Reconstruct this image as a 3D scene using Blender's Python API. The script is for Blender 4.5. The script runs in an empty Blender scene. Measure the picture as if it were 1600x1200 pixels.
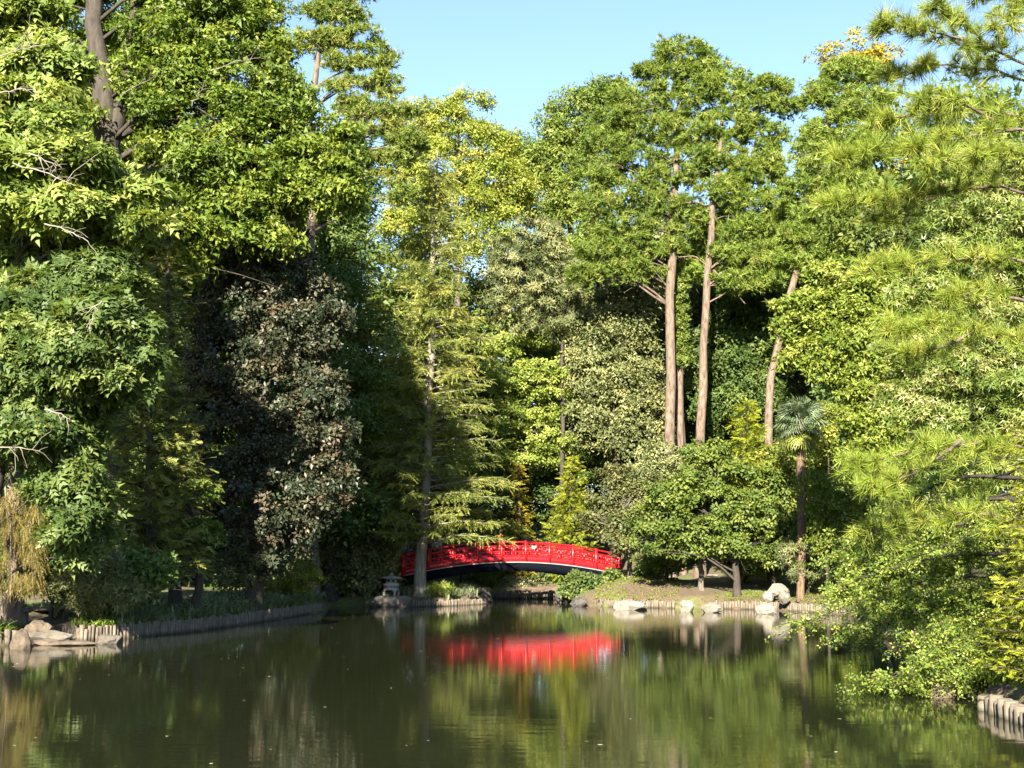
import bpy, bmesh, math, random
import numpy as np
from mathutils import Vector, Matrix, noise as mnoise

random.seed(7)
S = bpy.context.scene
COL = S.collection
R = math.radians

# ------------------------------------------------------------------ camera, sky, sun, exposure
CAM_H, F_PX = 2.5, 2200.0
PITCH = math.atan(262.0 / F_PX)
SUN_EL, SUN_AZ = R(29), R(191)          # azimuth clockwise from +Y, towards the sun
SUN_POWER, SKY_POWER, EXPOSURE = 5.0, 0.051, 2.55

cam = bpy.data.cameras.new('camera'); camo = bpy.data.objects.new('camera', cam); COL.objects.link(camo)
camo.location = (0, 0, CAM_H); camo.rotation_euler = (R(90) + PITCH, 0, 0)
cam.sensor_width = 36; cam.lens = F_PX / 1600 * 36; cam.clip_end = 6000; cam.clip_start = 0.2
S.camera = camo
W = bpy.data.worlds.new('World'); S.world = W; W.use_nodes = True
wn = W.node_tree.nodes; wl = W.node_tree.links
sky = wn.new('ShaderNodeTexSky'); sky.sky_type = 'NISHITA'; sky.sun_disc = False
sky.sun_elevation = SUN_EL; sky.sun_rotation = SUN_AZ; sky.air_density = 1.0; sky.dust_density = 0.1; sky.ozone_density = 2.2
wl.new(sky.outputs[0], wn['Background'].inputs[0]); wn['Background'].inputs[1].default_value = SKY_POWER
sl = bpy.data.lights.new('sun', 'SUN'); sl.energy = SUN_POWER; sl.angle = R(0.55); sl.color = (1.0, 0.90, 0.72)
so = bpy.data.objects.new('sun', sl); COL.objects.link(so)
sd = Vector((-math.sin(SUN_AZ) * math.cos(SUN_EL), -math.cos(SUN_AZ) * math.cos(SUN_EL), -math.sin(SUN_EL)))
so.rotation_euler = sd.to_track_quat('-Z', 'Y').to_euler(); so.location = (-30, -40, 40)
vs = S.view_settings; vs.view_transform = 'Standard'; vs.look = 'None'; vs.gamma = 1; vs.use_curve_mapping = False; vs.exposure = EXPOSURE
S.cycles.max_bounces = 9; S.cycles.diffuse_bounces = 7; S.cycles.glossy_bounces = 2; S.cycles.transmission_bounces = 6
S.cycles.caustics_reflective = False; S.cycles.caustics_refractive = False

CA, SA = math.cos(PITCH), math.sin(PITCH)
def P(px, py, Y):
    u = (px - 800) / F_PX; v = (600 - py) / F_PX
    d = np.array([u, CA - v * SA, SA + v * CA]); return np.array([0, 0, CAM_H]) + d * (Y / d[1])
def G(px, py, z=0.0):                                 # where the sight line meets a level
    u = (px - 800) / F_PX; v = (600 - py) / F_PX
    d = np.array([u, CA - v * SA, SA + v * CA]); return np.array([0, 0, CAM_H]) + d * ((z - CAM_H) / d[2])

# ------------------------------------------------------------------ objects
def tag(o, label=None, cat=None, group=None, kind=None):
    if label: o['label'] = label
    if cat: o['category'] = cat
    if group: o['group'] = group
    if kind: o['kind'] = kind
    return o
def empty(name, loc, label, cat, group=None):
    o = bpy.data.objects.new(name, None); o.location = loc; o.empty_display_size = .2; COL.objects.link(o)
    return tag(o, label, cat, group)
def mesh_np(name, v, f, tint=None, smooth=False):
    v = np.asarray(v, np.float32); f = np.asarray(f, np.int32)
    me = bpy.data.meshes.new(name); k = f.shape[1]
    me.vertices.add(len(v)); me.vertices.foreach_set('co', v.ravel())
    me.loops.add(f.size); me.loops.foreach_set('vertex_index', f.ravel())
    me.polygons.add(len(f)); me.polygons.foreach_set('loop_start', np.arange(0, f.size, k, dtype=np.int32))
    if tint is not None:
        a = me.attributes.new('tint', 'FLOAT', 'FACE'); a.data.foreach_set('value', np.asarray(tint, np.float32))
    me.update(calc_edges=True)
    if smooth: me.polygons.foreach_set('use_smooth', np.ones(len(f), bool))
    return me
def link(name, me, mat=None, parent=None, loc=None):
    o = bpy.data.objects.new(name, me); COL.objects.link(o)
    if mat is not None and len(me.materials) == 0: me.materials.append(mat)
    if parent is not None: o.parent = parent
    if loc is not None: o.location = loc
    return o
class MB:                                             # collects pieces of ONE mesh
    def __init__(s): s.v = []; s.f = []; s.n = 0
    def add(s, v, f):
        v = np.asarray(v, float); f = np.asarray(f, int)
        if f.shape[1] == 4: f = np.vstack([f[:, [0, 1, 2]], f[:, [0, 2, 3]]])
        s.v.append(v); s.f.append(f + s.n); s.n += len(v)
    def box(s, c, d, M=None, bev=0.0):
        c = np.asarray(c, float); h = np.asarray(d, float) / 2
        q = np.array([[x, y, z] for x in (-1, 1) for y in (-1, 1) for z in (-1, 1)], float) * h
        if M is not None: q = q @ np.asarray(M).T
        s.add(q + c, [[0, 1, 3, 2], [4, 6, 7, 5], [0, 4, 5, 1], [2, 3, 7, 6], [0, 2, 6, 4], [1, 5, 7, 3]])
    def tube(s, path, rad, n=8, cap=True, jit=0.0, rng=None):
        path = np.asarray(path, float); m = len(path); rad = np.broadcast_to(np.asarray(rad, float), (m,))
        t = np.gradient(path, axis=0); t /= np.linalg.norm(t, axis=1)[:, None] + 1e-9
        ref = np.array([0.31, 0.95, 0.05]) if abs(t[:, 2]).mean() > .5 else np.array([0.05, 0.1, 1.0])
        a = np.cross(t, ref); a /= np.linalg.norm(a, axis=1)[:, None] + 1e-9; b = np.cross(t, a)
        th = np.arange(n) * 2 * math.pi / n
        rr = rad[:, None] * np.ones((m, n))
        if jit and rng is not None: rr = rr * (1 + jit * rng.standard_normal((m, n)))
        v = path[:, None, :] + rr[:, :, None] * (np.cos(th)[None, :, None] * a[:, None, :] + np.sin(th)[None, :, None] * b[:, None, :])
        i, j = np.meshgrid(np.arange(m - 1), np.arange(n), indexing='ij'); j2 = (j + 1) % n
        f = np.stack([i * n + j, i * n + j2, (i + 1) * n + j2, (i + 1) * n + j], -1).reshape(-1, 4)
        s.add(v.reshape(-1, 3), f)
        if cap:
            for e in (0, m - 1):
                c = path[e]; ring = v[e]
                vv = np.vstack([ring, c[None]]); ff = [[k, (k + 1) % n, n] for k in range(n)]
                if e == 0: ff = [x[::-1] for x in ff]
                s.add(vv, ff)
    def lathe(s, prof, c=(0, 0, 0), n=16):
        prof = np.asarray(prof, float); th = np.arange(n) * 2 * math.pi / n
        v = np.stack([prof[:, 0:1] * np.cos(th), prof[:, 0:1] * np.sin(th), np.repeat(prof[:, 1:2], n, 1)], -1)
        m = len(prof); i, j = np.meshgrid(np.arange(m - 1), np.arange(n), indexing='ij'); j2 = (j + 1) % n
        f = np.stack([i * n + j, i * n + j2, (i + 1) * n + j2, (i + 1) * n + j], -1).reshape(-1, 4)
        s.add(v.reshape(-1, 3) + np.asarray(c), f)
    def mesh(s, name, smooth=False):
        return mesh_np(name, np.vstack(s.v), np.vstack(s.f), None, smooth)
    def build(s, name, mat, parent=None, smooth=False, origin=None):
        v = np.vstack(s.v)
        if origin is not None: v = v - np.asarray(origin)
        return link(name, mesh_np(name, v, np.vstack(s.f), None, smooth), mat, parent)

# ------------------------------------------------------------------ materials
def new_mat(name):
    m = bpy.data.materials.new(name); m.use_nodes = True; nt = m.node_tree
    return m, nt.nodes, nt.links, nt.nodes['Principled BSDF'], nt.nodes['Material Output']
def ramp(n, stops):
    r = n.new('ShaderNodeValToRGB'); e = r.color_ramp.elements
    while len(e) < len(stops): e.new(0.5)
    for x, (p, c) in zip(e, stops): x.position = p; x.color = (*c, 1)
    return r
def leaf_mat(name, dark, mid, light, trans=0.40, rough=0.5, spec=0.25, tcol=(1.25, 1.25, 0.55)):
    m, n, l, b, out = new_mat(name)
    a = n.new('ShaderNodeAttribute'); a.attribute_name = 'tint'
    r = ramp(n, [(0.12, dark), (0.5, mid), (0.86, light)]); l.new(a.outputs['Fac'], r.inputs[0])
    oi = n.new('ShaderNodeObjectInfo'); hs = n.new('ShaderNodeHueSaturation')
    mr = n.new('ShaderNodeMapRange'); mr.inputs[3].default_value = .82; mr.inputs[4].default_value = 1.18
    l.new(oi.outputs['Random'], mr.inputs[0]); l.new(mr.outputs[0], hs.inputs['Value']); l.new(r.outputs[0], hs.inputs['Color'])
    l.new(hs.outputs[0], b.inputs['Base Color']); b.inputs['Roughness'].default_value = rough
    b.inputs['Specular IOR Level'].default_value = spec
    tr = n.new('ShaderNodeBsdfTranslucent'); mx = n.new('ShaderNodeMix'); mx.data_type = 'RGBA'; mx.blend_type = 'MULTIPLY'; mx.inputs[0].default_value = 1
    l.new(hs.outputs[0], mx.inputs[6]); mx.inputs[7].default_value = (*tcol, 1); l.new(mx.outputs[2], tr.inputs[0])
    ms = n.new('ShaderNodeMixShader'); ms.inputs[0].default_value = trans
    l.new(b.outputs[0], ms.inputs[1]); l.new(tr.outputs[0], ms.inputs[2]); l.new(ms.outputs[0], out.inputs[0])
    return m
def rough_mat(name, c1, c2, scale=(8, 8, 8), rough=.85, bump=.3, detail=6, c3=None, nscale=1.0, dist=.03):
    m, n, l, b, out = new_mat(name)
    tc = n.new('ShaderNodeTexCoord'); mp = n.new('ShaderNodeMapping'); mp.inputs['Scale'].default_value = scale
    l.new(tc.outputs['Object'], mp.inputs[0])
    t = n.new('ShaderNodeTexNoise'); t.inputs['Scale'].default_value = nscale; t.inputs['Detail'].default_value = detail; t.inputs['Roughness'].default_value = .65
    l.new(mp.outputs[0], t.inputs[0])
    st = [(0.35, c1), (0.65, c2)] if c3 is None else [(0.3, c1), (0.5, c2), (0.72, c3)]
    r = ramp(n, st); l.new(t.outputs[0], r.inputs[0])
    oi = n.new('ShaderNodeObjectInfo'); hs = n.new('ShaderNodeHueSaturation'); mr = n.new('ShaderNodeMapRange')
    mr.inputs[3].default_value = .8; mr.inputs[4].default_value = 1.2
    l.new(oi.outputs['Random'], mr.inputs[0]); l.new(mr.outputs[0], hs.inputs['Value']); l.new(r.outputs[0], hs.inputs['Color'])
    l.new(hs.outputs[0], b.inputs['Base Color']); b.inputs['Roughness'].default_value = rough
    bp = n.new('ShaderNodeBump'); bp.inputs['Strength'].default_value = bump; bp.inputs['Distance'].default_value = dist
    l.new(t.outputs[0], bp.inputs['Height']); l.new(bp.outputs[0], b.inputs['Normal'])
    return m
def plain(name, c, rough=.5, spec=.4, var=.06, scale=5):
    m = rough_mat(name, tuple(x * (1 - var) for x in c), tuple(min(1, x * (1 + var)) for x in c), (scale,) * 3, rough, .05)
    m.node_tree.nodes['Principled BSDF'].inputs['Specular IOR Level'].default_value = spec
    return m

LM = dict(
    sweetgum=leaf_mat('sweetgum_leaf', (0.054, 0.090, 0.014), (0.108, 0.164, 0.023), (0.198, 0.232, 0.039)),
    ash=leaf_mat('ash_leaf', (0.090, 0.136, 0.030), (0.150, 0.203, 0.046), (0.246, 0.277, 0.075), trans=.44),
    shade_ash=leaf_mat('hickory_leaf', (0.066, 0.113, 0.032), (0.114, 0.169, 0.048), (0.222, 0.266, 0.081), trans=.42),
    magnolia=leaf_mat('magnolia_leaf', (0.022, 0.032, 0.017), (0.038, 0.050, 0.027), (0.082, 0.062, 0.036), trans=.08, rough=.45, spec=.28),
    dark=leaf_mat('dark_leaf', (0.047, 0.088, 0.022), (0.086, 0.139, 0.036), (0.148, 0.191, 0.051)),
    mid=leaf_mat('mid_leaf', (0.060, 0.096, 0.018), (0.108, 0.153, 0.028), (0.180, 0.209, 0.048)),
    olive=leaf_mat('olive_leaf', (0.058, 0.079, 0.028), (0.103, 0.124, 0.047), (0.223, 0.224, 0.097), trans=.2),
    lime=leaf_mat('lime_leaf', (0.101, 0.142, 0.022), (0.180, 0.217, 0.033), (0.302, 0.292, 0.062), trans=.38),
    light=leaf_mat('light_leaf', (0.102, 0.147, 0.025), (0.168, 0.215, 0.041), (0.252, 0.277, 0.069), trans=.44),
    yellow=leaf_mat('yellow_leaf', (0.192, 0.180, 0.019), (0.324, 0.264, 0.026), (0.432, 0.336, 0.036), trans=.4),
    pine=leaf_mat('pine_needle', (0.097, 0.154, 0.025), (0.171, 0.244, 0.043), (0.261, 0.296, 0.069), trans=.4),
    pine_far=leaf_mat('pine_needle_olive', (0.085, 0.131, 0.025), (0.158, 0.211, 0.043), (0.255, 0.267, 0.074), trans=.4),
    near_pine=leaf_mat('young_pine_needle', (0.115, 0.165, 0.020), (0.180, 0.237, 0.030), (0.274, 0.292, 0.055), trans=.25),
    cypress=leaf_mat('cypress_spray', (0.090, 0.120, 0.030), (0.165, 0.200, 0.046), (0.290, 0.280, 0.070), trans=.35),
    cedar=leaf_mat('cedar_spray', (0.075, 0.099, 0.022), (0.138, 0.159, 0.035), (0.225, 0.211, 0.046), trans=.2),
    weeping=leaf_mat('weeping_spray', (0.095, 0.078, 0.022), (0.150, 0.122, 0.034), (0.210, 0.165, 0.048), trans=.25),
    yew=leaf_mat('yew_spray', (0.122, 0.163, 0.014), (0.209, 0.244, 0.020), (0.310, 0.319, 0.034), trans=.4),
    elm=leaf_mat('elm_leaf', (0.074, 0.133, 0.020), (0.142, 0.203, 0.030), (0.281, 0.305, 0.069), trans=.44, rough=.42, spec=.35),
    willow=leaf_mat('willow_oak_leaf', (0.072, 0.120, 0.022), (0.137, 0.183, 0.039), (0.288, 0.278, 0.117), trans=.4, rough=.42, spec=.35),
    star=leaf_mat('star_leaf', (0.096, 0.141, 0.021), (0.162, 0.215, 0.032), (0.270, 0.294, 0.069), trans=.44),
    crape=leaf_mat('crape_leaf', (0.052, 0.068, 0.025), (0.089, 0.106, 0.036), (0.158, 0.149, 0.055), trans=.25),
    cherry=leaf_mat('cherry_leaf', (0.066, 0.107, 0.021), (0.114, 0.164, 0.032), (0.198, 0.232, 0.051), trans=.42),
    azalea=leaf_mat('azalea_leaf', (0.066, 0.084, 0.034), (0.115, 0.133, 0.049), (0.180, 0.176, 0.072), trans=.2),
    frond=leaf_mat('palm_frond', (0.075, 0.115, 0.070), (0.125, 0.170, 0.105), (0.200, 0.225, 0.100), trans=.15, rough=.4, spec=.5),
    frond_low=leaf_mat('palm_frond_yellow', (0.090, 0.120, 0.024), (0.144, 0.168, 0.036), (0.228, 0.228, 0.060), trans=.25, rough=.4),
    grass=leaf_mat('grass_blade', (0.079, 0.136, 0.025), (0.144, 0.224, 0.039), (0.245, 0.298, 0.069), trans=.4),
    lilyturf=leaf_mat('lilyturf_blade', (0.086, 0.122, 0.055), (0.151, 0.190, 0.097), (0.266, 0.284, 0.166), trans=.2),
    pale=leaf_mat('variegated_blade', (.12, .16, .07), (.26, .28, .14), (.48, .48, .30), trans=.4),
    float=leaf_mat('fallen_leaf', (.20, .17, .09), (.36, .32, .20), (.60, .56, .42), trans=.1),
)
BARK = dict(
    grey=rough_mat('grey_bark', (.06, .050, .040), (.17, .145, .12), (7, 7, 1.6), .9, .6),
    trunk_grey=rough_mat('cypress_bark', (.09, .078, .064), (.24, .21, .175), (10, 10, 1.2), .9, .8),
    pine=rough_mat('pine_bark', (0.032, 0.022, 0.016), (0.100, 0.072, 0.054), (8, 8, 2.2), .95, 1.0, c3=(0.160, 0.124, 0.096)),
    dark=rough_mat('dark_bark', (.014, .011, .009), (.045, .036, .028), (7, 7, 2), .9, .7),
    pale=rough_mat('pale_twig', (.12, .105, .085), (.24, .215, .18), (6, 6, 3), .9, .3),
    palm=rough_mat('palm_fibre', (.045, .030, .018), (.17, .115, .07), (14, 14, 3), .95, .9),
)

# ------------------------------------------------------------------ leaf templates (unit size)
def rot_to(n, t):
    n = n / (np.linalg.norm(n, axis=-1, keepdims=True) + 1e-9)
    t = t - n * (t * n).sum(-1, keepdims=True)
    t = t / (np.linalg.norm(t, axis=-1, keepdims=True) + 1e-9)
    return np.stack([t, np.cross(n, t), n], -1)
def leaf_v(kind):
    if kind == 'oval': return np.array([[0, 0, 0], [.45, .27, .06], [1, 0, -.06], [.45, -.27, .06]]), np.array([[0, 2, 1], [0, 3, 2]])
    if kind == 'narrow': return np.array([[0, 0, 0], [.45, .13, .04], [1, 0, -.10], [.45, -.13, .04]]), np.array([[0, 2, 1], [0, 3, 2]])
    if kind == 'tri': return np.array([[.08, .30, .03], [0, -.27, .03], [1, .03, -.05]]), np.array([[0, 1, 2]])
    if kind == 'ntri': return np.array([[.1, .14, .02], [0, -.14, .02], [1, .02, -.10]]), np.array([[0, 1, 2]])
    if kind == 'star':
        return (np.array([[0, 0, 0], [.25, .55, -.06], [.42, .20, .03], [1, 0, -.10], [.42, -.20, .03], [.25, -.55, -.06]]),
                np.array([[0, 2, 1], [0, 3, 2], [0, 4, 3], [0, 5, 4]]))
def sprig(kind, n, seed, droop=.35, reach=.25, spread=1.0, size=.75):
    r = np.random.default_rng(seed); lv, lf = leaf_v(kind); V = []; Fa = []
    for i in range(n):
        a = 2 * math.pi * (i + r.uniform(-.3, .3)) / n * spread
        t = np.array([math.cos(a), math.sin(a), -droop + r.normal() * .25]); nn = np.array([r.normal() * .3, r.normal() * .3, 1.0])
        M = rot_to(nn[None], t[None])[0]; s = size * r.uniform(.75, 1.2)
        V.append((lv * s) @ M.T + np.array([math.cos(a), math.sin(a), r.normal() * .2]) * reach); Fa.append(lf + len(lv) * i)
    return np.vstack(V), np.vstack(Fa)
def loose(kind, n, seed, size=.42, droop=.3):         # leaves floating free around a twig end
    r = np.random.default_rng(seed); lv, lf = leaf_v(kind); V = []; Fa = []
    for i in range(n):
        a = r.uniform(0, 6.283); t = np.array([math.cos(a), math.sin(a), -droop + r.normal() * .35]); M = rot_to(np.array([[r.normal() * .5, r.normal() * .5, 1.0]]), t[None])[0]
        d = r.normal(size=3); d = d / np.linalg.norm(d) * r.uniform(.2, 1) ** .5 * .8; V.append((lv * size * r.uniform(.75, 1.25)) @ M.T + d * [1, 1, .6]); Fa.append(lf + len(lv) * i)
    return np.vstack(V), np.vstack(Fa)
def compound(n, seed, droop=.5):                      # leaflets in pairs along a drooping stalk
    r = np.random.default_rng(seed); lv, lf = leaf_v('tri'); V = []; Fa = []; k = 0
    for i in range(n):
        s = (i // 2 + .6) / (n / 2 + .1); x = s; z = -droop * s * s
        side = 1 if i % 2 else -1
        t = np.array([.75, side * .8, -.45]) if i < n - 1 else np.array([1, 0, -.6])
        M = rot_to(np.array([[.2, 0, 1.0]]) + r.normal(size=(1, 3)) * .15, t[None])[0]
        V.append((lv * np.array([.58, .62, .5])) @ M.T + np.array([x * .8, 0, z])); Fa.append(lf + 3 * k); k += 1
    return np.vstack(V), np.vstack(Fa)
def whorl(nleaf, seed):                               # a few compound leaves from one twig end
    V = []; Fa = []; c = 0; r = np.random.default_rng(seed)
    for i in range(3):
        v, f = compound(nleaf, seed + i); a = 2 * math.pi * i / 3 + r.uniform(-.5, .5)
        M = np.array([[math.cos(a), -math.sin(a), 0], [math.sin(a), math.cos(a), 0], [0, 0, 1]])
        V.append(v @ M.T); Fa.append(f + c); c += len(v)
    return np.vstack(V), np.vstack(Fa)
def tuft(n, seed, w=.03, cone=.1, curl=-.1):          # needles raying from a shoot along +x
    r = np.random.default_rng(seed); V = []; Fa = []
    for i in range(n):
        a = r.uniform(0, 2 * math.pi); c = r.uniform(cone, 1.0) * 1.25
        d = np.array([math.cos(c), math.sin(c) * math.cos(a), math.sin(c) * math.sin(a)])
        side = np.cross(d, r.normal(size=3)); side /= np.linalg.norm(side); L = r.uniform(.75, 1.05); b = np.array([r.uniform(-.35, .1), 0, 0])
        V.append([b - side * w, b + side * w, b + d * L + np.array([0, 0, curl])]); Fa.append([3 * i, 3 * i + 1, 3 * i + 2])
    return np.vstack(V), np.array(Fa)
def feather(n, seed, ang=50, length=.42, w=.045, droop=.25):   # flat fern-like spray along +x
    r = np.random.default_rng(seed); V = []; Fa = []; k = 0
    for i in range(n):
        s = (i + .5) / n; base = np.array([s, 0, -droop * s * s])
        for side in (-1, 1):
            a = R(ang + r.normal() * 8) * side; L = length * (1.15 - s * .75) * r.uniform(.8, 1.2)
            d = np.array([math.cos(a), math.sin(a), -droop * (.7 + s) + r.normal() * .12]) * L
            V.append([base - [w, 0, 0], base + [w, 0, 0], base + d]); Fa.append([3 * k, 3 * k + 1, 3 * k + 2]); k += 1
    V.append([[1 - .1, -w, -droop * .8], [1 - .1, w, -droop * .8], [1.15, 0, -droop * 1.2]]); Fa.append([3 * k, 3 * k + 1, 3 * k + 2])
    return np.vstack(V), np.array(Fa)
def blades(n, seed, w=.025, arch=.55):
    r = np.random.default_rng(seed); V = []; Fa = []; c = 0
    for i in range(n):
        a = r.uniform(0, 2 * math.pi); ar = arch * r.uniform(.3, 1.3); h = r.uniform(.7, 1.1); o = np.array([math.cos(a), math.sin(a), 0]); q = np.array([-o[1], o[0], 0])
        st = o * r.uniform(0, .18); p1 = st + o * ar * .3 + [0, 0, h * .6]; p2 = st + o * ar * .75 + [0, 0, h * .85]; p3 = st + o * ar * 1.15 + [0, 0, h * (.95 - .35 * ar)]
        V += [st - q * w, st + q * w, p1 - q * w, p1 + q * w, p2 - q * w * .8, p2 + q * w * .8, p3]
        Fa += [[c, c + 1, c + 3], [c, c + 3, c + 2], [c + 2, c + 3, c + 5], [c + 2, c + 5, c + 4], [c + 4, c + 5, c + 6]]; c += 7
    return np.array(V), np.array(Fa)
TP = dict(
    oval=[sprig('oval', 6, s) for s in range(3)], oval3=[sprig('oval', 4, s + 9, .2) for s in range(3)],
    narrow=[sprig('ntri', 9, s) for s in range(3)], starry=[loose('tri', 8, s + 60, .55) for s in range(5)], star=[sprig('star', 4, s) for s in range(3)],
    leathery=[sprig('oval', 5, s + 20, -.15, .2) for s in range(3)], far=[loose('tri', 8, s + 40) for s in range(5)], oval5=[sprig('oval', 5, s + 50) for s in range(4)],
    whorl=[whorl(5, s) for s in range(4)], tuft=[tuft(9, s, .085) for s in range(4)], needle=[tuft(40, s, .020, .05) for s in range(3)],
    feather=[feather(7, s) for s in range(3)], fine=[feather(6, s + 5, 42, .34, .066, .35) for s in range(3)],
    strand=[feather(6, s + 9, 24, .24, .028, .10) for s in range(3)], plume=[feather(6, s + 30, 38, .5, .075, .1) for s in range(3)],
)
def scatter(tmpl, pos, n, t, size, tint, rng, tvar=.09):
    Vs, Fs, Ts = [], [], []; off = 0
    pick = rng.integers(0, len(tmpl), len(pos))
    for k, (tv, tf) in enumerate(tmpl):
        m = pick == k
        if not m.any(): continue
        M = rot_to(n[m], t[m]); sc = size[m]
        v = np.einsum('nij,kj->nki', M, tv) * sc[:, None, None] + pos[m][:, None, :]
        cnt = int(m.sum()); f = tf[None] + (np.arange(cnt) * len(tv))[:, None, None] + off
        Vs.append(v.reshape(-1, 3)); Fs.append(f.reshape(-1, 3)); off += v.shape[0] * v.shape[1]
        Ts.append((tint[m][:, None] + rng.normal(size=(cnt, len(tf))) * tvar).ravel())
    return np.vstack(Vs), np.vstack(Fs), np.clip(np.concatenate(Ts), 0, 1)
UP = np.array([0, 0, 1.0])
def unit(rng, n):
    d = rng.normal(size=(n, 3)); return d / np.linalg.norm(d, axis=1)[:, None]
def crown_pts(blobs, rng, nclump, cr, per, flat=.6, up=.5, down=-.25, inner=.5, back=.5, rnd=.5, lowcut=.25):
    """blobs: (centre, radii).  Leaf positions gathered in clumps spread over the blobs' outer shells."""
    C = np.array([b[0] for b in blobs]); Rd = np.array([b[1] for b in blobs])
    area = Rd[:, 0] * Rd[:, 2] + Rd[:, 1] * Rd[:, 2]; pr = area / area.sum()
    k = rng.choice(len(blobs), int(nclump * 2.6), p=pr); u = unit(rng, len(k)); rr = inner + (1 - inner) * rng.random(len(k)) ** .6
    c = C[k] + u * Rd[k] * rr[:, None]
    q = np.linalg.norm((c[:, None, :] - C[None]) / Rd[None], axis=2); q[np.arange(len(k)), k] = 9
    keep = ~((q.min(1) < .55) & (rng.random(len(k)) < .8)) & ~((u[:, 1] > .35) & (rng.random(len(k)) < back)) & ~((u[:, 2] < -.55) & (rng.random(len(k)) < lowcut))
    c = c[keep][:nclump]; u = u[keep][:nclump]; n_c = len(c)
    s = cr * rng.uniform(.55, 1.35, n_c); ct = rng.normal(size=n_c) * .17
    pi = np.repeat(np.arange(n_c), per); m = len(pi)
    d = unit(rng, m); flip = (d[:, 2] < 0) & (rng.random(m) < .6); d[flip, 2] *= -1
    pos = c[pi] + d * s[pi][:, None] * np.array([1, 1, flat]) * (rng.random(m) ** .4)[:, None]
    o = d + .6 * u[pi]; o /= np.linalg.norm(o, axis=1)[:, None]
    n = .55 * o + up * UP + rnd * rng.normal(size=(m, 3))
    t = o * np.array([1, 1, .4]) + .5 * rng.normal(size=(m, 3)) + np.array([0, 0, down])
    return pos, n, t, .5 + ct[pi] + rng.normal(size=m) * .12, c, s
def B(Y, lst, dr=.85):                                # picture-measured ellipses at distance Y -> world ellipsoids
    out = []
    for e in lst:
        px, py, rx, ry = e[:4]; y = Y + (e[4] if len(e) > 4 else 0); k = y / F_PX
        out.append((P(px, py, y), np.array([rx * k, min(rx, ry * 1.6) * k * dr, ry * k])))
    return out
def resample(path, n):
    path = np.asarray(path, float); d = np.r_[0, np.cumsum(np.linalg.norm(np.diff(path, axis=0), axis=1))]
    s = np.linspace(0, d[-1], n); return np.stack([np.interp(s, d, path[:, i]) for i in range(3)], 1)
def wiggle(path, rng, amp):
    p = np.array(path, float); n = len(p); w = rng.normal(size=(n, 3)) * amp; w[0] = 0; w[-1] *= .3; w[:, 2] *= .3
    return p + w
def limb(a, b, rng, sag=.12, n=6):
    a = np.asarray(a); b = np.asarray(b); s = np.linspace(0, 1, n)[:, None]; L = np.linalg.norm(b - a)
    p = a + (b - a) * s; p[:, 2] += (np.sin(s * math.pi) * L * sag)[:, 0]
    return wiggle(p, rng, L * .025)

# ------------------------------------------------------------------ ground and water
shore = [G(*q) for q in [(-170, 1032), (0, 1010), (22, 1009), (40, 1003.5), (86, 999.5), (112, 1000), (130, 1002), (200, 998), (300, 988), (400, 974), (500, 957), (525, 947.5), (580, 947.5), (640, 948), (700, 947), (752, 944)]]
shore += [np.array([-1.2, 72, 0]), np.array([-1.05, 76, 0]), np.array([2.5, 76.5, 0]), np.array([2.5, 71.5, 0])]
shore += [G(*q) for q in [(890, 946), (960, 949), (1060, 951), (1110, 951), (1200, 953.5), (1280, 958), (1335, 966), (1385, 985), (1440, 1020), (1500, 1066), (1545, 1112), (1640, 1150)]]
shore += [np.array([9.5, 12, 0]), np.array([11, -40, 0]), np.array([-14, -40, 0]), np.array([-12.3, 20, 0])]
SH = np.array(shore)[:, :2]
def sdf(x, y):                                        # + on land, - in the pond
    p = np.stack([np.ravel(x), np.ravel(y)], -1); d = np.full(len(p), 1e9); ins = np.zeros(len(p), bool)
    for i in range(len(SH)):
        a, b = SH[i], SH[(i + 1) % len(SH)]; e = b - a; w = p - a
        h = np.clip((w @ e) / (e @ e), 0, 1); d = np.minimum(d, np.linalg.norm(w - h[:, None] * e, axis=1))
        c = (a[1] > p[:, 1]) != (b[1] > p[:, 1])
        with np.errstate(divide='ignore', invalid='ignore'):
            xi = a[0] + (p[:, 1] - a[1]) / (b[1] - a[1] + 1e-12) * e[0]
        ins ^= c & (p[:, 0] < xi)
    return np.where(ins, -d, d).reshape(np.shape(x))
def ground_z(x, y):
    x = np.asarray(x, float); y = np.asarray(y, float); d = sdf(x, y)
    land = .30 + 1.15 * (1 - np.exp(-np.maximum(d, 0) / 6)) + np.clip((y - 75) * .09, 0, 5) + .06 * np.sin(x * .9) * np.sin(y * .7) * np.clip(d, 0, 1)
    land = land + .5 * np.exp(-((x - 6) ** 2 / 8 + (y - 67.5) ** 2 / 6)) * np.clip(d / 2, 0, 1)
    t = np.clip((d - .02) / .16, 0, 1)
    return np.where(d < .18, -.9 + t * (land + .9), land)
xs = np.r_[-3000, -900, -300, -120, -60, np.arange(-34, 34.01, .6), 60, 120, 300, 900, 3000]
ys = np.r_[-3000, -600, -120, np.arange(-42, 18, 2.0), np.arange(18, 84.01, .6), 90, 100, 120, 200, 500, 1200, 3500]
X, Y_ = np.meshgrid(xs, ys, indexing='ij'); Z = ground_z(X, Y_)
i, j = np.meshgrid(np.arange(len(xs) - 1), np.arange(len(ys) - 1), indexing='ij'); ny = len(ys)
q = np.stack([i * ny + j, (i + 1) * ny + j, (i + 1) * ny + j + 1, i * ny + j + 1], -1).reshape(-1, 4)
gm, n, l, b, out = new_mat('leaf_litter_soil')
tc = n.new('ShaderNodeTexCoord'); t1 = n.new('ShaderNodeTexNoise'); t1.inputs['Scale'].default_value = .35; t1.inputs['Detail'].default_value = 5
t2 = n.new('ShaderNodeTexNoise'); t2.inputs['Scale'].default_value = 9; t2.inputs['Detail'].default_value = 6; t2.inputs['Roughness'].default_value = .7
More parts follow.
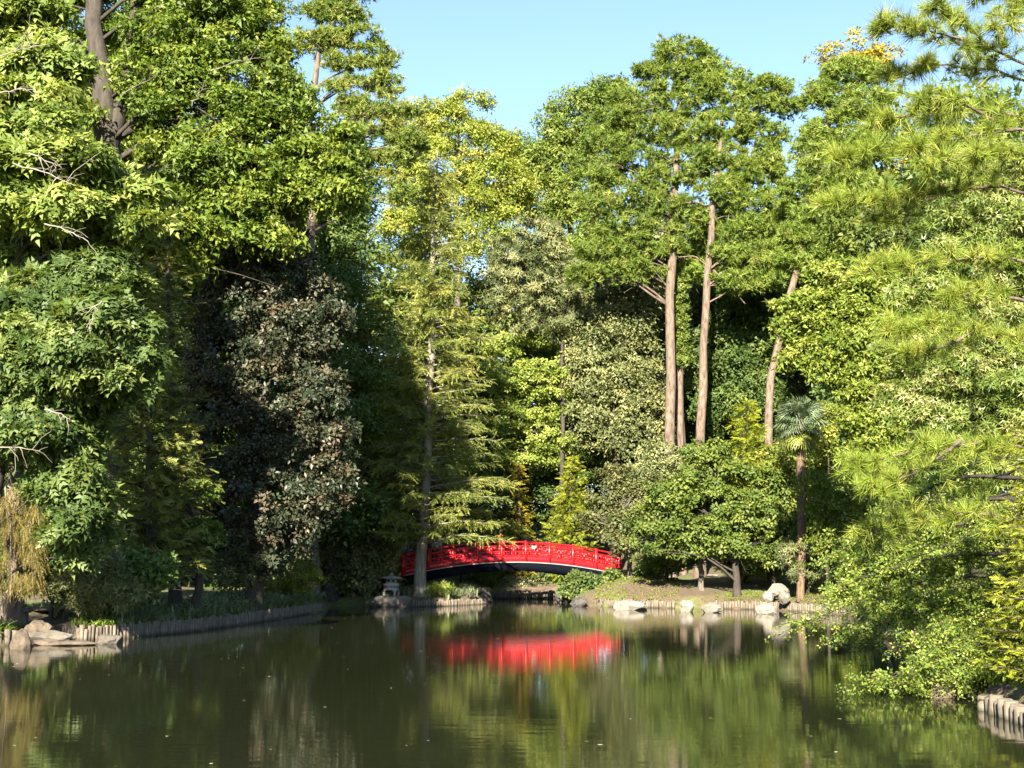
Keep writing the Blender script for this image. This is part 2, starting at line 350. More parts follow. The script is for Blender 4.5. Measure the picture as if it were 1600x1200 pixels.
l.new(tc.outputs['Object'], t1.inputs[0]); l.new(tc.outputs['Object'], t2.inputs[0])
r1 = ramp(n, [(.3, (0.032, 0.021, 0.013)), (.5, (0.076, 0.053, 0.034)), (.75, (0.128, 0.094, 0.062))]); l.new(t2.outputs[0], r1.inputs[0])
r2 = ramp(n, [(.3, (.045, .065, .014)), (.7, (.12, .13, .035))]); l.new(t2.outputs[0], r2.inputs[0])
rm = ramp(n, [(.46, (0, 0, 0)), (.58, (1, 1, 1))]); l.new(t1.outputs[0], rm.inputs[0])
mx = n.new('ShaderNodeMix'); mx.data_type = 'RGBA'; l.new(rm.outputs[0], mx.inputs[0]); l.new(r1.outputs[0], mx.inputs[6]); l.new(r2.outputs[0], mx.inputs[7])
l.new(mx.outputs[2], b.inputs['Base Color']); b.inputs['Roughness'].default_value = .95
bp = n.new('ShaderNodeBump'); bp.inputs['Distance'].default_value = .06; l.new(t2.outputs[0], bp.inputs['Height']); l.new(bp.outputs[0], b.inputs['Normal'])
ground = link('ground', mesh_np('ground', np.stack([X, Y_, Z], -1).reshape(-1, 3), q, None, True), gm); tag(ground, kind='structure')

wm, n, l, b, out = new_mat('pond_water')
tc = n.new('ShaderNodeTexCoord'); mp = n.new('ShaderNodeMapping'); mp.inputs['Scale'].default_value = (.55, 1.5, 1); l.new(tc.outputs['Object'], mp.inputs[0])
t1 = n.new('ShaderNodeTexNoise'); t1.inputs['Scale'].default_value = 2.4; t1.inputs['Detail'].default_value = 4; t1.inputs['Roughness'].default_value = .5; l.new(mp.outputs[0], t1.inputs[0])
t2 = n.new('ShaderNodeTexNoise'); t2.inputs['Scale'].default_value = .10; t2.inputs['Detail'].default_value = 3; l.new(mp.outputs[0], t2.inputs[0])
rr = ramp(n, [(.40, (.02,) * 3), (.64, (.07,) * 3)]); l.new(t2.outputs[0], rr.inputs[0]); l.new(rr.outputs[0], b.inputs['Roughness'])
b.inputs['Base Color'].default_value = (.0105, .0125, .006, 1); b.inputs['IOR'].default_value = 1.33; b.inputs['Specular IOR Level'].default_value = .5
bp = n.new('ShaderNodeBump'); bp.inputs['Strength'].default_value = .12; bp.inputs['Distance'].default_value = .02; l.new(t1.outputs[0], bp.inputs['Height']); l.new(bp.outputs[0], b.inputs['Normal'])
water = link('water', mesh_np('water', [[-22, -45, 0], [22, -45, 0], [22, 79, 0], [-22, 79, 0]], [[0, 1, 2, 3]]), wm); tag(water, kind='structure')

# ------------------------------------------------------------------ tree builders
FLAT = 0
def gz(x, y): return float(ground_z(np.array([x]), np.array([y]))[0])
def land(px, Y, m=.5):                                # step back along the ground until the foot stands on the bank
    for k in range(60):
        if float(sdf(np.array([(px - 800) / F_PX * (Y + k * .25)]), np.array([Y + k * .25]))[0]) >= m: return Y + k * .25
    return Y
def px_path(lst):                                     # [(px, py, Y, radius)] -> path, radii
    dY = land(lst[0][0], lst[0][2]) - lst[0][2]; p = np.array([P(a, b_, c + dY) for a, b_, c, _ in lst]); p[0, 2] = min(p[0, 2], gz(p[0, 0], p[0, 1]) - .12)
    return p, np.array([r for *_, r in lst])
def add_crown(root, base, data, mat, name='crown'):
    v, f, t = data; me = mesh_np(name, v - base, f, t); o = link(name, me, mat, root); o['kind'] = 'stuff'; return o
def add_wood(root, base, trunk_path, radii, bark, rng, limbs=(), twigs=(), ts=11):
    m = MB(); p = wiggle(resample(trunk_path, 14), rng, radii[0] * .18); rad = np.interp(np.linspace(0, 1, 14), np.linspace(0, 1, len(radii)), radii)
    rad = rad * np.r_[1.35, 1.12, np.ones(12)]
    m.tube(p, rad, ts, True, .05, rng); m.build('trunk', bark, root, True, base)
    if limbs or twigs:
        m = MB()
        for lp, r0, r1 in limbs: m.tube(lp, np.linspace(r0, r1, len(lp)), 6 if r0 > .07 else 4 if r0 > .03 else 3, False)
        o = m.build('branches', bark, root, True, base); o['kind'] = 'stuff'
def tree(name, label, Y, blobs, trunk, leaf, bark, tmpl='oval', nclump=200, cr=.8, per=16, size=.24, flat=.6, nlimb=22, up=.5, down=-.25, seed=1, dr=.85,
         cat='tree', group=None, back=.5, rnd=.5, inner=.5, lowcut=.25, twig=.035, stems=()):
    if Y and trunk[0][0][1] > Y + .6: Y = trunk[0][0][1] - .3
    rng = np.random.default_rng(seed); bl = B(Y, blobs, dr) if blobs and not isinstance(blobs[0][0], np.ndarray) else blobs
    tp, tr = trunk; base = np.array(tp[0], float).copy()
    root = empty(name, base, label, cat, group)
    pos, n, t, tint, c, s = crown_pts(bl, rng, nclump, cr, per, flat, up, down, inner, back, rnd, lowcut)
    sz = size * rng.uniform(.75, 1.3, len(pos))
    add_crown(root, base, scatter(TP[tmpl], pos, n, t, sz, tint, rng), LM[leaf])
    limbs = []
    if nlimb:
        pick = rng.choice(len(c), min(nlimb, len(c)), replace=False); tpr = resample(tp, 30)
        for k in pick:
            e = c[k]; hd = np.linalg.norm(tpr[:, :2] - e[:2], axis=1); zt = e[2] - .45 * hd.min()
            a = tpr[np.argmin(abs(tpr[:, 2] - zt) + .05 * hd)]; L = np.linalg.norm(e - a)
            lp = limb(a, e, rng); r0 = min(tr[0] * .38, .0125 * L + twig * .5); limbs.append((lp, r0, twig * .25))
            for _ in range(2):
                q = lp[rng.integers(2, 5)]; e2 = e + rng.normal(size=3) * s[k] * .8; limbs.append((limb(q, e2, rng, .05, 4), r0 * .5, twig * .2))
    for lst_, r0, r1 in stems: limbs.append((wiggle(resample([P(a, b_, Y + .1) for a, b_ in lst_], 8), rng, r0 * .2), r0, r1))
    add_wood(root, base, tp, tr, BARK[bark], rng, limbs)
    return root
def dead(root, lst, Y, seed, r0=.022):                # bleached leafless twigs among the leaves
    rng = np.random.default_rng(seed); base = np.array(root.location); m = MB()
    for (a, b_, c, d) in lst:
        p = wiggle(resample([P(a, b_, Y), P((a + c) / 2, (b_ + d) / 2 - 4, Y - .1), P(c, d, Y - .2)], 8), rng, .04); m.tube(p, np.linspace(r0, .007, 8), 4, False); L = np.linalg.norm(p[-1] - p[0])
        for k in range(9):
            q = p[rng.integers(2, 8)]; w = (p[-1] - p[0]) / L * .6 + rng.normal(size=3) * .55 + [0, 0, -.1]; m.tube(limb(q, q + w * L * rng.uniform(.2, .45), rng, .08, 5), np.linspace(.011, .004, 5), 3, False)
    o = m.build('dead_twigs', BARK['pale'], root, True, base); o['kind'] = 'stuff'
def trunk_to(px, Y, py_top, r0, r1, px_top=None, zbase=None):
    Y = land(px, Y); x = (px - 800) / F_PX * Y; z = gz(x, Y) - .15 if zbase is None else zbase
    top = P(px if px_top is None else px_top, py_top, Y); return np.array([[x, Y, z], [x * .6 + top[0] * .4, Y, z * .6 + top[2] * .4], top]), np.array([r0, (r0 + r1) * .55, r1])
def conifer(name, label, path, radii, leaf, bark, nbr, Lf, tmpl='feather', size=.5, step=.3, rise=.1, droop=.25, start=.05, seed=1, cat='tree', tilt=.35, down=-.3, group=None, dens=1.0, gap=0.0, u0=.12):
    """a central stem with branches, each carrying flat sprays on both sides."""
    rng = np.random.default_rng(seed); path = np.array(path, float); path[0, 2] = min(path[0, 2], gz(path[0, 0], path[0, 1]) - .12); base = path[0].copy(); root = empty(name, base, label, cat, group)
    st = resample(path, 60); pos, nn, tt, sz, ti, limbs = [], [], [], [], [], []
    for k in range(nbr):
        s = start + (1 - start) * (k + rng.uniform(0, 1)) / nbr
        if rng.random() < gap: continue
        p0 = st[min(59, int(s * 59))]; az = k * 2.39996 + rng.normal() * .4
        L = Lf(s, az) * rng.uniform(.65, 1.15)
        if L < .12: continue
        d = np.array([math.cos(az), math.sin(az), 0]); u = np.linspace(0, 1, 7)
        bp = p0 + d * L * u[:, None]; bp[:, 2] += L * (rise * u - droop * u * u); bp += np.cumsum(rng.normal(size=(7, 3)) * .012 * L, 0)
        limbs.append((bp, .012 + .011 * L, .006)); m = max(3, int(L / step * dens)); ct = rng.normal() * .1
        for i_ in range(m):
            uu = u0 + (1 - u0) * (i_ + rng.random()) / m; q = np.array([np.interp(uu, u, bp[:, a]) for a in range(3)])
            for side in (-1, 1):
                a = az + side * R(rng.normal(48, 16)) * (1.1 - .5 * uu)
                pos.append(q + rng.normal(size=3) * .05 * size); tt.append([math.cos(a), math.sin(a), down + rng.normal() * .15]); nn.append(UP + rng.normal(size=3) * tilt)
                sz.append(size * (1.15 - .5 * uu) * rng.uniform(.7, 1.25) * min(1, .45 + L / 2.0)); ti.append(.5 + ct + rng.normal() * .1 + .12 * (uu - .5))
        pos.append(bp[-1]); tt.append(d + [0, 0, down]); nn.append(UP + rng.normal(size=3) * tilt); sz.append(size * .7); ti.append(.6 + ct)
    a_ = [np.array(z, float) for z in (pos, nn, tt, sz, ti)]
    add_crown(root, base, scatter(TP[tmpl], a_[0], a_[1], a_[2], a_[3], a_[4], rng), LM[leaf])
    add_wood(root, base, path, radii, BARK[bark], rng, limbs)
    return root
def bush(name, label, Y, blobs, leaf, tmpl='oval', nclump=60, cr=.35, per=16, size=.17, seed=1, cat='shrub', stems=5, bark='dark', group=None, **kw):
    Y = land(blobs[0][0], Y, .7); bl = B(Y, blobs); c = bl[0][0]; x, y = c[0], c[1] + .1; z = gz(x, y) - .1; rng = np.random.default_rng(seed + 500)
    top = max(b_[0][2] for b_ in bl); tp = np.array([[x, y, z], [x + .05, y, (z + top) / 2], [x, y, top]]); return tree(name, label, Y, bl, (tp, np.array([.07, .05, .02])), leaf, bark, tmpl, nclump, cr, per, size,
        kw.pop('flat', .7), stems + 6, kw.pop('up', .4), kw.pop('down', -.2), seed, cat=cat, group=group, twig=.02, **kw)
def copy_tree(o, loc, scale, rz, label, group=None):
    c = o.copy(); COL.objects.link(c); c.location = loc; c.scale = scale; c.rotation_euler = (0, 0, rz); c['label'] = label
    if group: c['group'] = group
    for ch in o.children:
        d = ch.copy(); COL.objects.link(d); d.parent = c
    return c

# ------------------------------------------------------------------ left side trees
ash = tree('ash_tree', 'tall pale green tree with layered drooping feathery leaves at the upper left edge', 37,
     [(0, 40, 100, 50), (45, 105, 92, 38), (20, 165, 120, 34, -1), (65, 200, 66, 26, -1), (60, 255, 110, 36, -1), (140, 285, 75, 30), (40, 325, 120, 34, -1), (150, 335, 110, 30), (225, 320, 48, 32),
      (100, 375, 130, 40, 1), (20, 430, 100, 40, 1), (10, -40, 100, 50)],
     trunk_to(30, 37, -60, .23, .08, 40), 'ash', 'pine', 'whorl', 300, .62, 26, .34, .5, 34, .55, -.45, 11)
dead(ash, [(-10, 92, 70, 70), (0, 145, 55, 140), (20, 255, 118, 290), (40, 240, 95, 262), (70, 350, 130, 372)], 34.6, 1)
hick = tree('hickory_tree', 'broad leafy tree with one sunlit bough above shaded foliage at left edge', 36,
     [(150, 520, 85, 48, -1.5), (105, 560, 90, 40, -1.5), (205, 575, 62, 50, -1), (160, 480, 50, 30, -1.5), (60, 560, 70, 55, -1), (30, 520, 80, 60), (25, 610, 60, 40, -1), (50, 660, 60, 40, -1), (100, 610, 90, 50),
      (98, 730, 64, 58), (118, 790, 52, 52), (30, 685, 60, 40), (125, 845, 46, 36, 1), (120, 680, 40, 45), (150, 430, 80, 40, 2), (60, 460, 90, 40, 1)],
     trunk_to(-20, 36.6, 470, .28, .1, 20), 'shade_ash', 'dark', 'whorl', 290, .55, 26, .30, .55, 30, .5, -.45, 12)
dead(hick, [(-5, 700, 60, 705), (160, 470, 140, 505), (70, 640, 110, 655)], 34.6, 2)
swg = tree('sweetgum_tree', 'huge dark-trunked tree filling the upper left with star-shaped green leaves', 49,
     [(330, 60, 120, 80), (280, 130, 68, 70), (375, 130, 95, 75), (310, 190, 110, 70), (262, 50, 70, 60, 1), (192, 115, 24, 26, -1), (128, 190, 28, 28, -1), (200, 20, 20, 26, -1), (415, 225, 90, 60), (340, 270, 120, 60), (430, 165, 58, 55), (480, 255, 70, 50), (520, 300, 55, 50), (270, 250, 70, 50), (420, 310, 80, 50), (330, 340, 90, 45), (390, 370, 70, 35),
      (395, 60, 60, 60), (300, -20, 90, 55), (345, -40, 95, 60), (120, 40, 60, 70, 3), (110, 150, 60, 80, 3), (262, 205, 40, 52), (250, 350, 70, 40, -1), (520, 240, 40, 50), (150, -50, 90, 60, 2), (270, 400, 60, 40), (150, 120, 80, 90, 4), (180, 260, 60, 50, 2.5)],
     px_path([(178, 930, 49, .62), (172, 500, 49, .58), (168, 235, 49, .52), (158, 120, 49, .40), (150, -30, 49, .28)]), 'sweetgum', 'dark', 'starry', 640, .8, 32, .33, .6, 46, .5, -.3, 13, stems=[([(170, 235), (188, 150), (205, 60), (215, -30)], .36, .2), ([(178, 215), (230, 190), (300, 150), (360, 120)], .2, .06), ([(165, 150), (110, 90), (70, 20)], .2, .08)])
dead(swg, [(300, 165, 315, 140), (220, 275, 265, 265), (330, 110, 400, 90), (190, 150, 240, 120)], 46.8, 3)
tree('magnolia_tree', 'dark glossy magnolia with brown-backed leaves and a tall rounded crown', 47,
     [(435, 395, 52, 40), (385, 425, 62, 46), (440, 455, 62, 50), (360, 490, 62, 60), (430, 530, 92, 60), (490, 500, 48, 60), (345, 580, 60, 70), (430, 610, 95, 70), (500, 590, 42, 70), (370, 680, 75, 70), (460, 700, 80, 70), (510, 680, 36, 50), (340, 760, 45, 50), (420, 790, 105, 55), (500, 770, 48, 50), (420, 850, 80, 40), (340, 650, 50, 80)],
     trunk_to(400, 47.5, 420, .32, .08, 420), 'magnolia', 'dark', 'leathery', 620, .55, 20, .235, .7, 16, .25, 0.1, 14, inner=.62)
conifer('red_cedar', 'dark olive cedar standing between the left leafy trees and the magnolia', [P(240, 930, 44.5), P(232, 650, 44.5), P(214, 415, 44.5)], [.2, .14, .04], 'cedar', 'dark', 230,
        lambda s, a: 1.75 * (1 - s) ** .55 + .25, 'plume', .50, .28, .35, .15, .10, 15, tilt=.5, down=.05)
conifer('red_cedar', 'slim brown-green cedar pressed against the left flank of the magnolia', [P(275, 900, 46), P(268, 600, 46), P(262, 360, 46)], [.2, .14, .04], 'cedar', 'dark', 170,
        lambda s, a: 1.2 * (1 - s) ** .4 + .25, 'plume', .45, .28, .35, .15, .10, 16, tilt=.5, down=.05)
tree('japanese_maple', 'small maple with tiers of bright green leaves over a leaning dark trunk', 42.5,
     [(270, 790, 55, 22), (220, 830, 60, 25), (300, 835, 50, 22), (250, 865, 60, 20), (200, 770, 40, 25), (310, 770, 30, 20), (190, 870, 45, 20), (280, 740, 30, 20)],
     px_path([(306, 925, 43, .16), (314, 880, 43, .14), (318, 830, 42.8, .10), (285, 770, 42.5, .04)]), 'cherry', 'dark', 'star', 110, .42, 18, .19, .4, 18, .7, -.15, 17)
tree('loblolly_pine', 'open-crowned pine with bare upper limbs against the sky beside the sweetgum', 63,
     [(520, 25, 55, 22), (500, 60, 40, 16), (560, 60, 40, 20), (585, 90, 33, 18), (540, 100, 40, 14), (600, 128, 25, 14), (555, 135, 45, 16), (600, 155, 25, 18), (510, 90, 25, 14), (580, 178, 45, 14), (625, 175, 30, 12), (555, 165, 25, 14), (600, 205, 40, 16), (560, 245, 32, 10), (620, 250, 30, 18), (640, 220, 30, 20), (600, 280, 30, 14), (620, 300, 26, 16), (530, -10, 50, 20), (465, 70, 25, 14), (545, 210, 22, 12)],
     px_path([(480, 900, 63, .42), (484, 400, 63, .36), (487, 185, 63, .26), (497, 90, 63, .17), (505, -20, 63, .06)]), 'pine_far', 'pine', 'tuft', 330, .55, 17, .30, .45, 40, .7, .5, 18)
tree('oak_tree', 'deep green oak crown showing between the sweetgum and the bald cypress', 58,
     [(520, 330, 55, 50), (545, 270, 32, 50), (490, 380, 55, 40), (545, 380, 35, 40), (520, 440, 60, 40), (480, 300, 50, 60), (500, 240, 40, 40), (560, 320, 22, 30)],
     trunk_to(520, 58, 300, .3, .08), 'dark', 'dark', 'far', 275, .8, 22, 0.42, .6, 14, .5, -.25, 19)
conifer('dawn_redwood', 'soft yellow-green feathery tree standing behind the right edge of the magnolia', [P(560, 920, 68), P(562, 650, 68), P(565, 400, 68)], [.25, .16, .04], 'lime', 'grey', 190,
        lambda s, a: 2.3 * (1 - s) ** .5 + .3, 'feather', .75, .42, .15, .25, .04, 20, tilt=.4)
tree('beech_tree', 'light green sapling lit between the magnolia and the cypress', 58,
     [(560, 600, 30, 35), (545, 700, 30, 40), (570, 760, 35, 30), (535, 790, 35, 35), (580, 820, 35, 25), (560, 660, 25, 30)],
     trunk_to(555, 58, 600, .10, .03), 'light', 'grey', 'oval', 85, .6, 16, .26, .5, 12, .55, -.3, 21)

# ------------------------------------------------------------------ centre trees
def cyp(s, a):
    return (4.4 * (1 - s) ** .74 + .25) * (1.0 + .12 * math.cos(a))
conifer('bald_cypress', 'tall pyramid-shaped cypress with a grey trunk beside the red bridge', [P(656, 912, 66.2), P(664, 760, 66.2), P(672, 560, 66.2), P(678, 420, 66.2), P(684, 236, 66.2)], [.23, .23, .19, .13, .03], 'cypress', 'trunk_grey', 300,
        cyp, 'fine', .50, .22, .20, .17, .13, 22, tilt=.7, dens=2.0, gap=.05, down=-.16, u0=.2)
tree('tulip_poplar', 'yellow-green poplar rising to a ragged top against the sky behind the cypress', 84,
     [(735, 165, 32, 24), (690, 185, 40, 30), (715, 205, 60, 32), (655, 230, 38, 40), (770, 230, 40, 34), (700, 260, 70, 40), (770, 280, 55, 38), (650, 300, 40, 40), (720, 320, 80, 40), (800, 310, 40, 40), (640, 360, 50, 40), (620, 180, 20, 16), (750, 370, 60, 40), (660, 175, 26, 18)],
     trunk_to(715, 84, 190, .35, .08), 'lime', 'grey', 'far', 478, .75, 20, 0.42, .6, 20, .5, -.25, 23)
tree('oak_tree', 'rounded deep green oak crown to the left of the tall pines', 90,
     [(905, 160, 34, 24), (880, 200, 42, 36), (945, 150, 36, 30), (870, 250, 50, 44), (830, 260, 40, 38), (900, 290, 60, 50), (840, 310, 55, 45), (900, 370, 50, 50), (945, 220, 40, 50), (810, 240, 32, 26), (880, 430, 50, 40), (800, 300, 30, 40)],
     trunk_to(890, 90, 200, .4, .1), 'mid', 'dark', 'far', 435, .85, 20, 0.50, .6, 12, .5, -.25, 24)
tree('water_oak', 'grey-olive tree with fine dull leaves behind the cypress', 79.5,
     [(835, 370, 42, 30), (800, 395, 35, 35), (860, 410, 42, 40), (820, 440, 50, 40), (870, 470, 38, 40), (800, 490, 40, 40), (850, 510, 45, 30), (785, 440, 25, 40)],
     trunk_to(878, 79.5, 430, .16, .05), 'olive', 'dark', 'narrow', 190, .7, 22, .30, .6, 20, .4, -.3, 25)
tree('dogwood_tree', 'light green tree with pale spreading branches to the right of the cypress', 80,
     [(800, 540, 32, 18), (850, 575, 45, 22), (800, 600, 45, 24), (870, 620, 35, 20), (830, 650, 50, 24), (790, 660, 40, 24), (860, 690, 40, 22), (810, 710, 45, 22), (780, 560, 25, 30), (850, 530, 30, 14), (840, 600, 50, 30), (845, 715, 30, 16)],
     trunk_to(892, 80.5, 600, .09, .04), 'light', 'grey', 'oval', 230, .55, 18, .25, .4, 30, .6, -.25, 26)
conifer('golden_cypress', 'small golden-yellow conifer above the middle of the bridge', [P(812, 880, 78), P(812, 800, 78), P(811, 722, 78)], [.1, .07, .02], 'yellow', 'dark', 110,
        lambda s, a: .95 * (1 - s) ** .6 + .15, 'plume', .38, .22, .3, .1, .05, 27, tilt=.6, down=.1)
conifer('golden_cypress', 'larger chartreuse conifer behind the bridge rail right of the golden one', [P(888, 890, 78), P(890, 800, 78), P(896, 712, 78)], [.1, .07, .02], 'yew', 'dark', 170,
        lambda s, a: 1.5 * (1 - s) ** .65 + .15, 'plume', .48, .24, .3, .1, .05, 28, tilt=.6, down=.1)
bush('yellow_shrub', 'yellow-leaved shrub spreading just behind the left half of the bridge rail', 73, [(770, 830, 40, 14), (740, 835, 40, 12), (800, 835, 30, 12)], 'lime', 'oval3', 60, .4, 14, .22, 29)
bush('rhododendron', 'dark broad-leaved shrub behind the left end of the bridge', 72, [(720, 815, 35, 22), (690, 830, 30, 20), (745, 800, 25, 18)], 'dark', 'leathery', 60, .4, 14, .24, 30)
tree('crape_myrtle', 'arching olive-brown shrub leaning over the right end of the bridge', 71,
     [(935, 812, 32, 22), (955, 785, 44, 26), (990, 800, 40, 35), (985, 818, 38, 20, -2), (972, 848, 26, 16, -3), (1000, 760, 36, 28), (965, 745, 30, 18)],
     px_path([(982, 912, 69.5, .14), (985, 870, 69.5, .11), (975, 800, 70, .06)]), 'crape', 'grey', 'oval3', 190, .55, 20, .22, .55, 30, .5, -.3, 31)
tree('forest_oak', 'dull olive tree in half shade left of the three bare pine trunks', 80,
     [(960, 500, 60, 50), (930, 580, 55, 60), (985, 580, 55, 60), (950, 660, 60, 60), (1010, 650, 50, 60), (990, 470, 50, 40), (930, 520, 40, 40)],
     trunk_to(960, 80, 460, .25, .06), 'azalea', 'dark', 'far', 333, .75, 20, 0.45, .6, 14, .5, -.25, 32)
tree('sassafras_tree', 'pale-leaved tree with light branches between and behind the pine trunks', 82,
     [(1010, 430, 60, 40), (1030, 480, 60, 40), (990, 400, 50, 30), (1120, 470, 30, 40), (1135, 520, 35, 30), (1090, 560, 45, 50), (1040, 560, 50, 50)],
     trunk_to(1028, 82, 400, .2, .06), 'olive', 'pale', 'oval', 180, .75, 18, .30, .6, 26, .5, -.25, 33)
tree('forest_oak', 'deep shaded green tree to the right of the bare pine trunks', 80,
     [(1150, 470, 60, 50), (1180, 530, 50, 60), (1140, 560, 55, 60), (1170, 620, 60, 50), (1110, 620, 40, 60), (1200, 450, 40, 50)],
     trunk_to(1160, 80, 440, .25, .06), 'dark', 'dark', 'far', 319, .8, 20, 0.48, .6, 12, .5, -.25, 34)
tree('loblolly_pine', 'tallest pine with a domed crown and the left bare trunk above the shrubs', 76,
     [(1065, 88, 48, 22), (1015, 115, 26, 14), (1100, 115, 40, 22), (1050, 125, 55, 22), (1000, 160, 52, 22), (1070, 165, 60, 26), (960, 185, 36, 20), (1020, 205, 60, 24), (950, 225, 45, 22), (1090, 220, 50, 24), (1000, 250, 60, 24), (935, 275, 40, 20), (1060, 270, 60, 26), (985, 300, 60, 24), (930, 320, 36, 18), (1040, 320, 60, 24), (970, 350, 60, 22), (1010, 385, 60, 20), (945, 395, 45, 20), (920, 430, 30, 14), (990, 425, 50, 16), (1080, 350, 40, 24), (1050, 70, 24, 10)],
     px_path([(1045, 760, 76, .29), (1047, 560, 76, .275), (1051, 400, 76, .25), (1058, 260, 76, .2), (1065, 100, 76, .07)]), 'pine', 'pine', 'tuft', 736, .52, 18, .31, .8, 46, .8, .5, 35)
tree('loblolly_pine', 'pine with the right bare trunk continuing dark through its crown', 75,
     [(1130, 130, 45, 20), (1165, 160, 50, 22), (1140, 195, 60, 24), (1200, 140, 40, 18), (1225, 165, 30, 18), (1195, 215, 40, 20), (1120, 245, 50, 22), (1185, 270, 50, 24), (1130, 300, 40, 22), (1190, 320, 60, 24), (1170, 360, 55, 22), (1220, 350, 40, 22), (1190, 400, 60, 22), (1140, 400, 36, 20), (1160, 440, 50, 18), (1210, 250, 30, 20), (1230, 390, 30, 20), (1200, 440, 40, 16)],
     px_path([(1091, 770, 75, .29), (1097, 600, 75, .26), (1106, 430, 75, .23), (1114, 330, 75, .19), (1126, 220, 75, .16), (1134, 140, 75, .07)]), 'pine', 'pine', 'tuft', 575, .52, 18, .31, .8, 50, .8, .5, 36, stems=[([(1115, 322), (1135, 300), (1158, 290)], .09, .05), ([(1118, 330), (1090, 315), (1060, 318)], .06, .03), ([(1105, 415), (1085, 400), (1060, 402)], .06, .03), ([(1108, 415), (1140, 450), (1165, 475)], .09, .03)])
tree('loblolly_pine', 'thinner orange-barked pine between the two stout bare trunks', 77.5,
     [(1085, 380, 45, 22), (1110, 340, 40, 20), (1090, 420, 30, 16), (1070, 430, 30, 16)],
     px_path([(1063, 760, 77.5, .25), (1065, 560, 77.5, .235), (1068, 400, 77.5, .16), (1085, 340, 77.5, .06)]), 'pine', 'pine', 'tuft', 80, .6, 18, .33, .5, 10, .8, .5, 37)
iv = [P(1066, y, 77.15) for y in (560, 535, 505, 475, 445)]
tree('ivy', 'ivy climbing the middle pine trunk below the crowns', 77.3, [(p_, np.array([.36, .36, .6])) for p_ in iv], (np.array([iv[0] - [0, 0, 5.2], iv[0], iv[-1]]) + np.array([.0, -.02, 0]), np.array([.03, .03, .02])), 'mid', 'dark', 'star', 110, .22, 10, .2, .9, 0, .2, -.3, 38, cat='climbing plant', back=0)
tree('leaning_pine', 'pine with a crooked leaning trunk rising behind the palm', 72,
     [(1330, 115, 46, 20), (1295, 150, 36, 20), (1345, 165, 50, 24), (1300, 195, 40, 20), (1270, 225, 32, 20), (1330, 225, 50, 24), (1290, 265, 46, 22), (1255, 290, 36, 18), (1330, 290, 46, 22), (1280, 330, 46, 20), (1250, 370, 36, 20), (1320, 350, 36, 20), (1230, 420, 36, 18), (1280, 400, 30, 16)],
     px_path([(1192, 690, 72, .25), (1204, 590, 72, .22), (1222, 510, 72, .20), (1246, 420, 72, .18), (1264, 350, 72, .16), (1282, 260, 72, .14), (1310, 120, 72, .06)]), 'pine', 'pine', 'tuft', 482, .52, 18, .31, .8, 40, .8, .5, 39)
tree('yellow_tulip_tree', 'tree already turned autumn yellow behind the right-hand pines', 80,
     [(1345, 62, 30, 16), (1305, 85, 30, 18), (1385, 90, 36, 24), (1280, 120, 16, 12), (1340, 110, 50, 25), (1370, 370, 40, 36), (1350, 410, 40, 26), (1400, 400, 30, 30), (1360, 250, 60, 60)],
     trunk_to(1342, 80, 80, .3, .06), 'yellow', 'pine', 'oval3', 170, .6, 18, .30, .6, 18, .5, -.25, 40)
bush('holly_shrub', 'pale olive shrub in front of the bases of the bare pine trunks', 73, [(1040, 715, 45, 22), (1010, 740, 40, 24), (1080, 730, 40, 26), (1050, 755, 50, 24)], 'olive', 'oval3', 130, .45, 16, .22, 41)
conifer('false_cypress', 'bushy yellow-green conifer left of the palm crown', [P(1165, 850, 68), P(1166, 720, 68), P(1168, 625, 68)], [.12, .09, .02], 'yew', 'dark', 200,
        lambda s, a: 1.75 * (1 - s) ** .6 + .2, 'plume', .5, .26, .3, .1, .05, 42, tilt=.6, down=.1)
bush('yellow_shrub', 'bright yellow-green shrub behind the palm trunk', 64, [(1205, 730, 40, 30), (1230, 760, 34, 30), (1190, 770, 36, 26)], 'lime', 'oval3', 110, .42, 16, .22, 43)
bush('smoke_bush', 'yellowish shrub just right of the palm crown', 63, [(1292, 655, 24, 26), (1280, 690, 26, 24)], 'lime', 'oval3', 40, .4, 14, .2, 44)
tree('cherry_tree', 'low spreading cherry with several dark stems on the lawn right of the bridge', 63.5,
     [(1120, 735, 60, 28), (1060, 770, 50, 28), (1180, 760, 55, 30), (1120, 790, 80, 35), (1040, 815, 50, 26), (1200, 810, 55, 35), (1100, 835, 60, 26), (1170, 850, 60, 28), (1020, 840, 36, 22), (1215, 860, 36, 26), (1060, 855, 40, 18), (1150, 815, 60, 30), (1110, 710, 40, 20)],
     px_path([(1151, 905, 63.5, .17), (1149, 870, 63.5, .14), (1135, 820, 63.5, .09), (1120, 740, 63.5, .03)]), 'cherry', 'dark', 'oval', 330, .5, 18, .23, .55, 46, .5, -.3, 45)
tree('cherry_tree', 'upright grey-stemmed cherry standing just left of the low spreading one', 65, [(1075, 830, 36, 28), (1060, 800, 36, 30), (1095, 800, 36, 30)],
     px_path([(1096, 900, 65, .13), (1094, 860, 65, .11), (1085, 790, 65, .05)]), 'cherry', 'grey', 'oval', 70, .5, 16, .23, .55, 14, .5, -.3, 46)

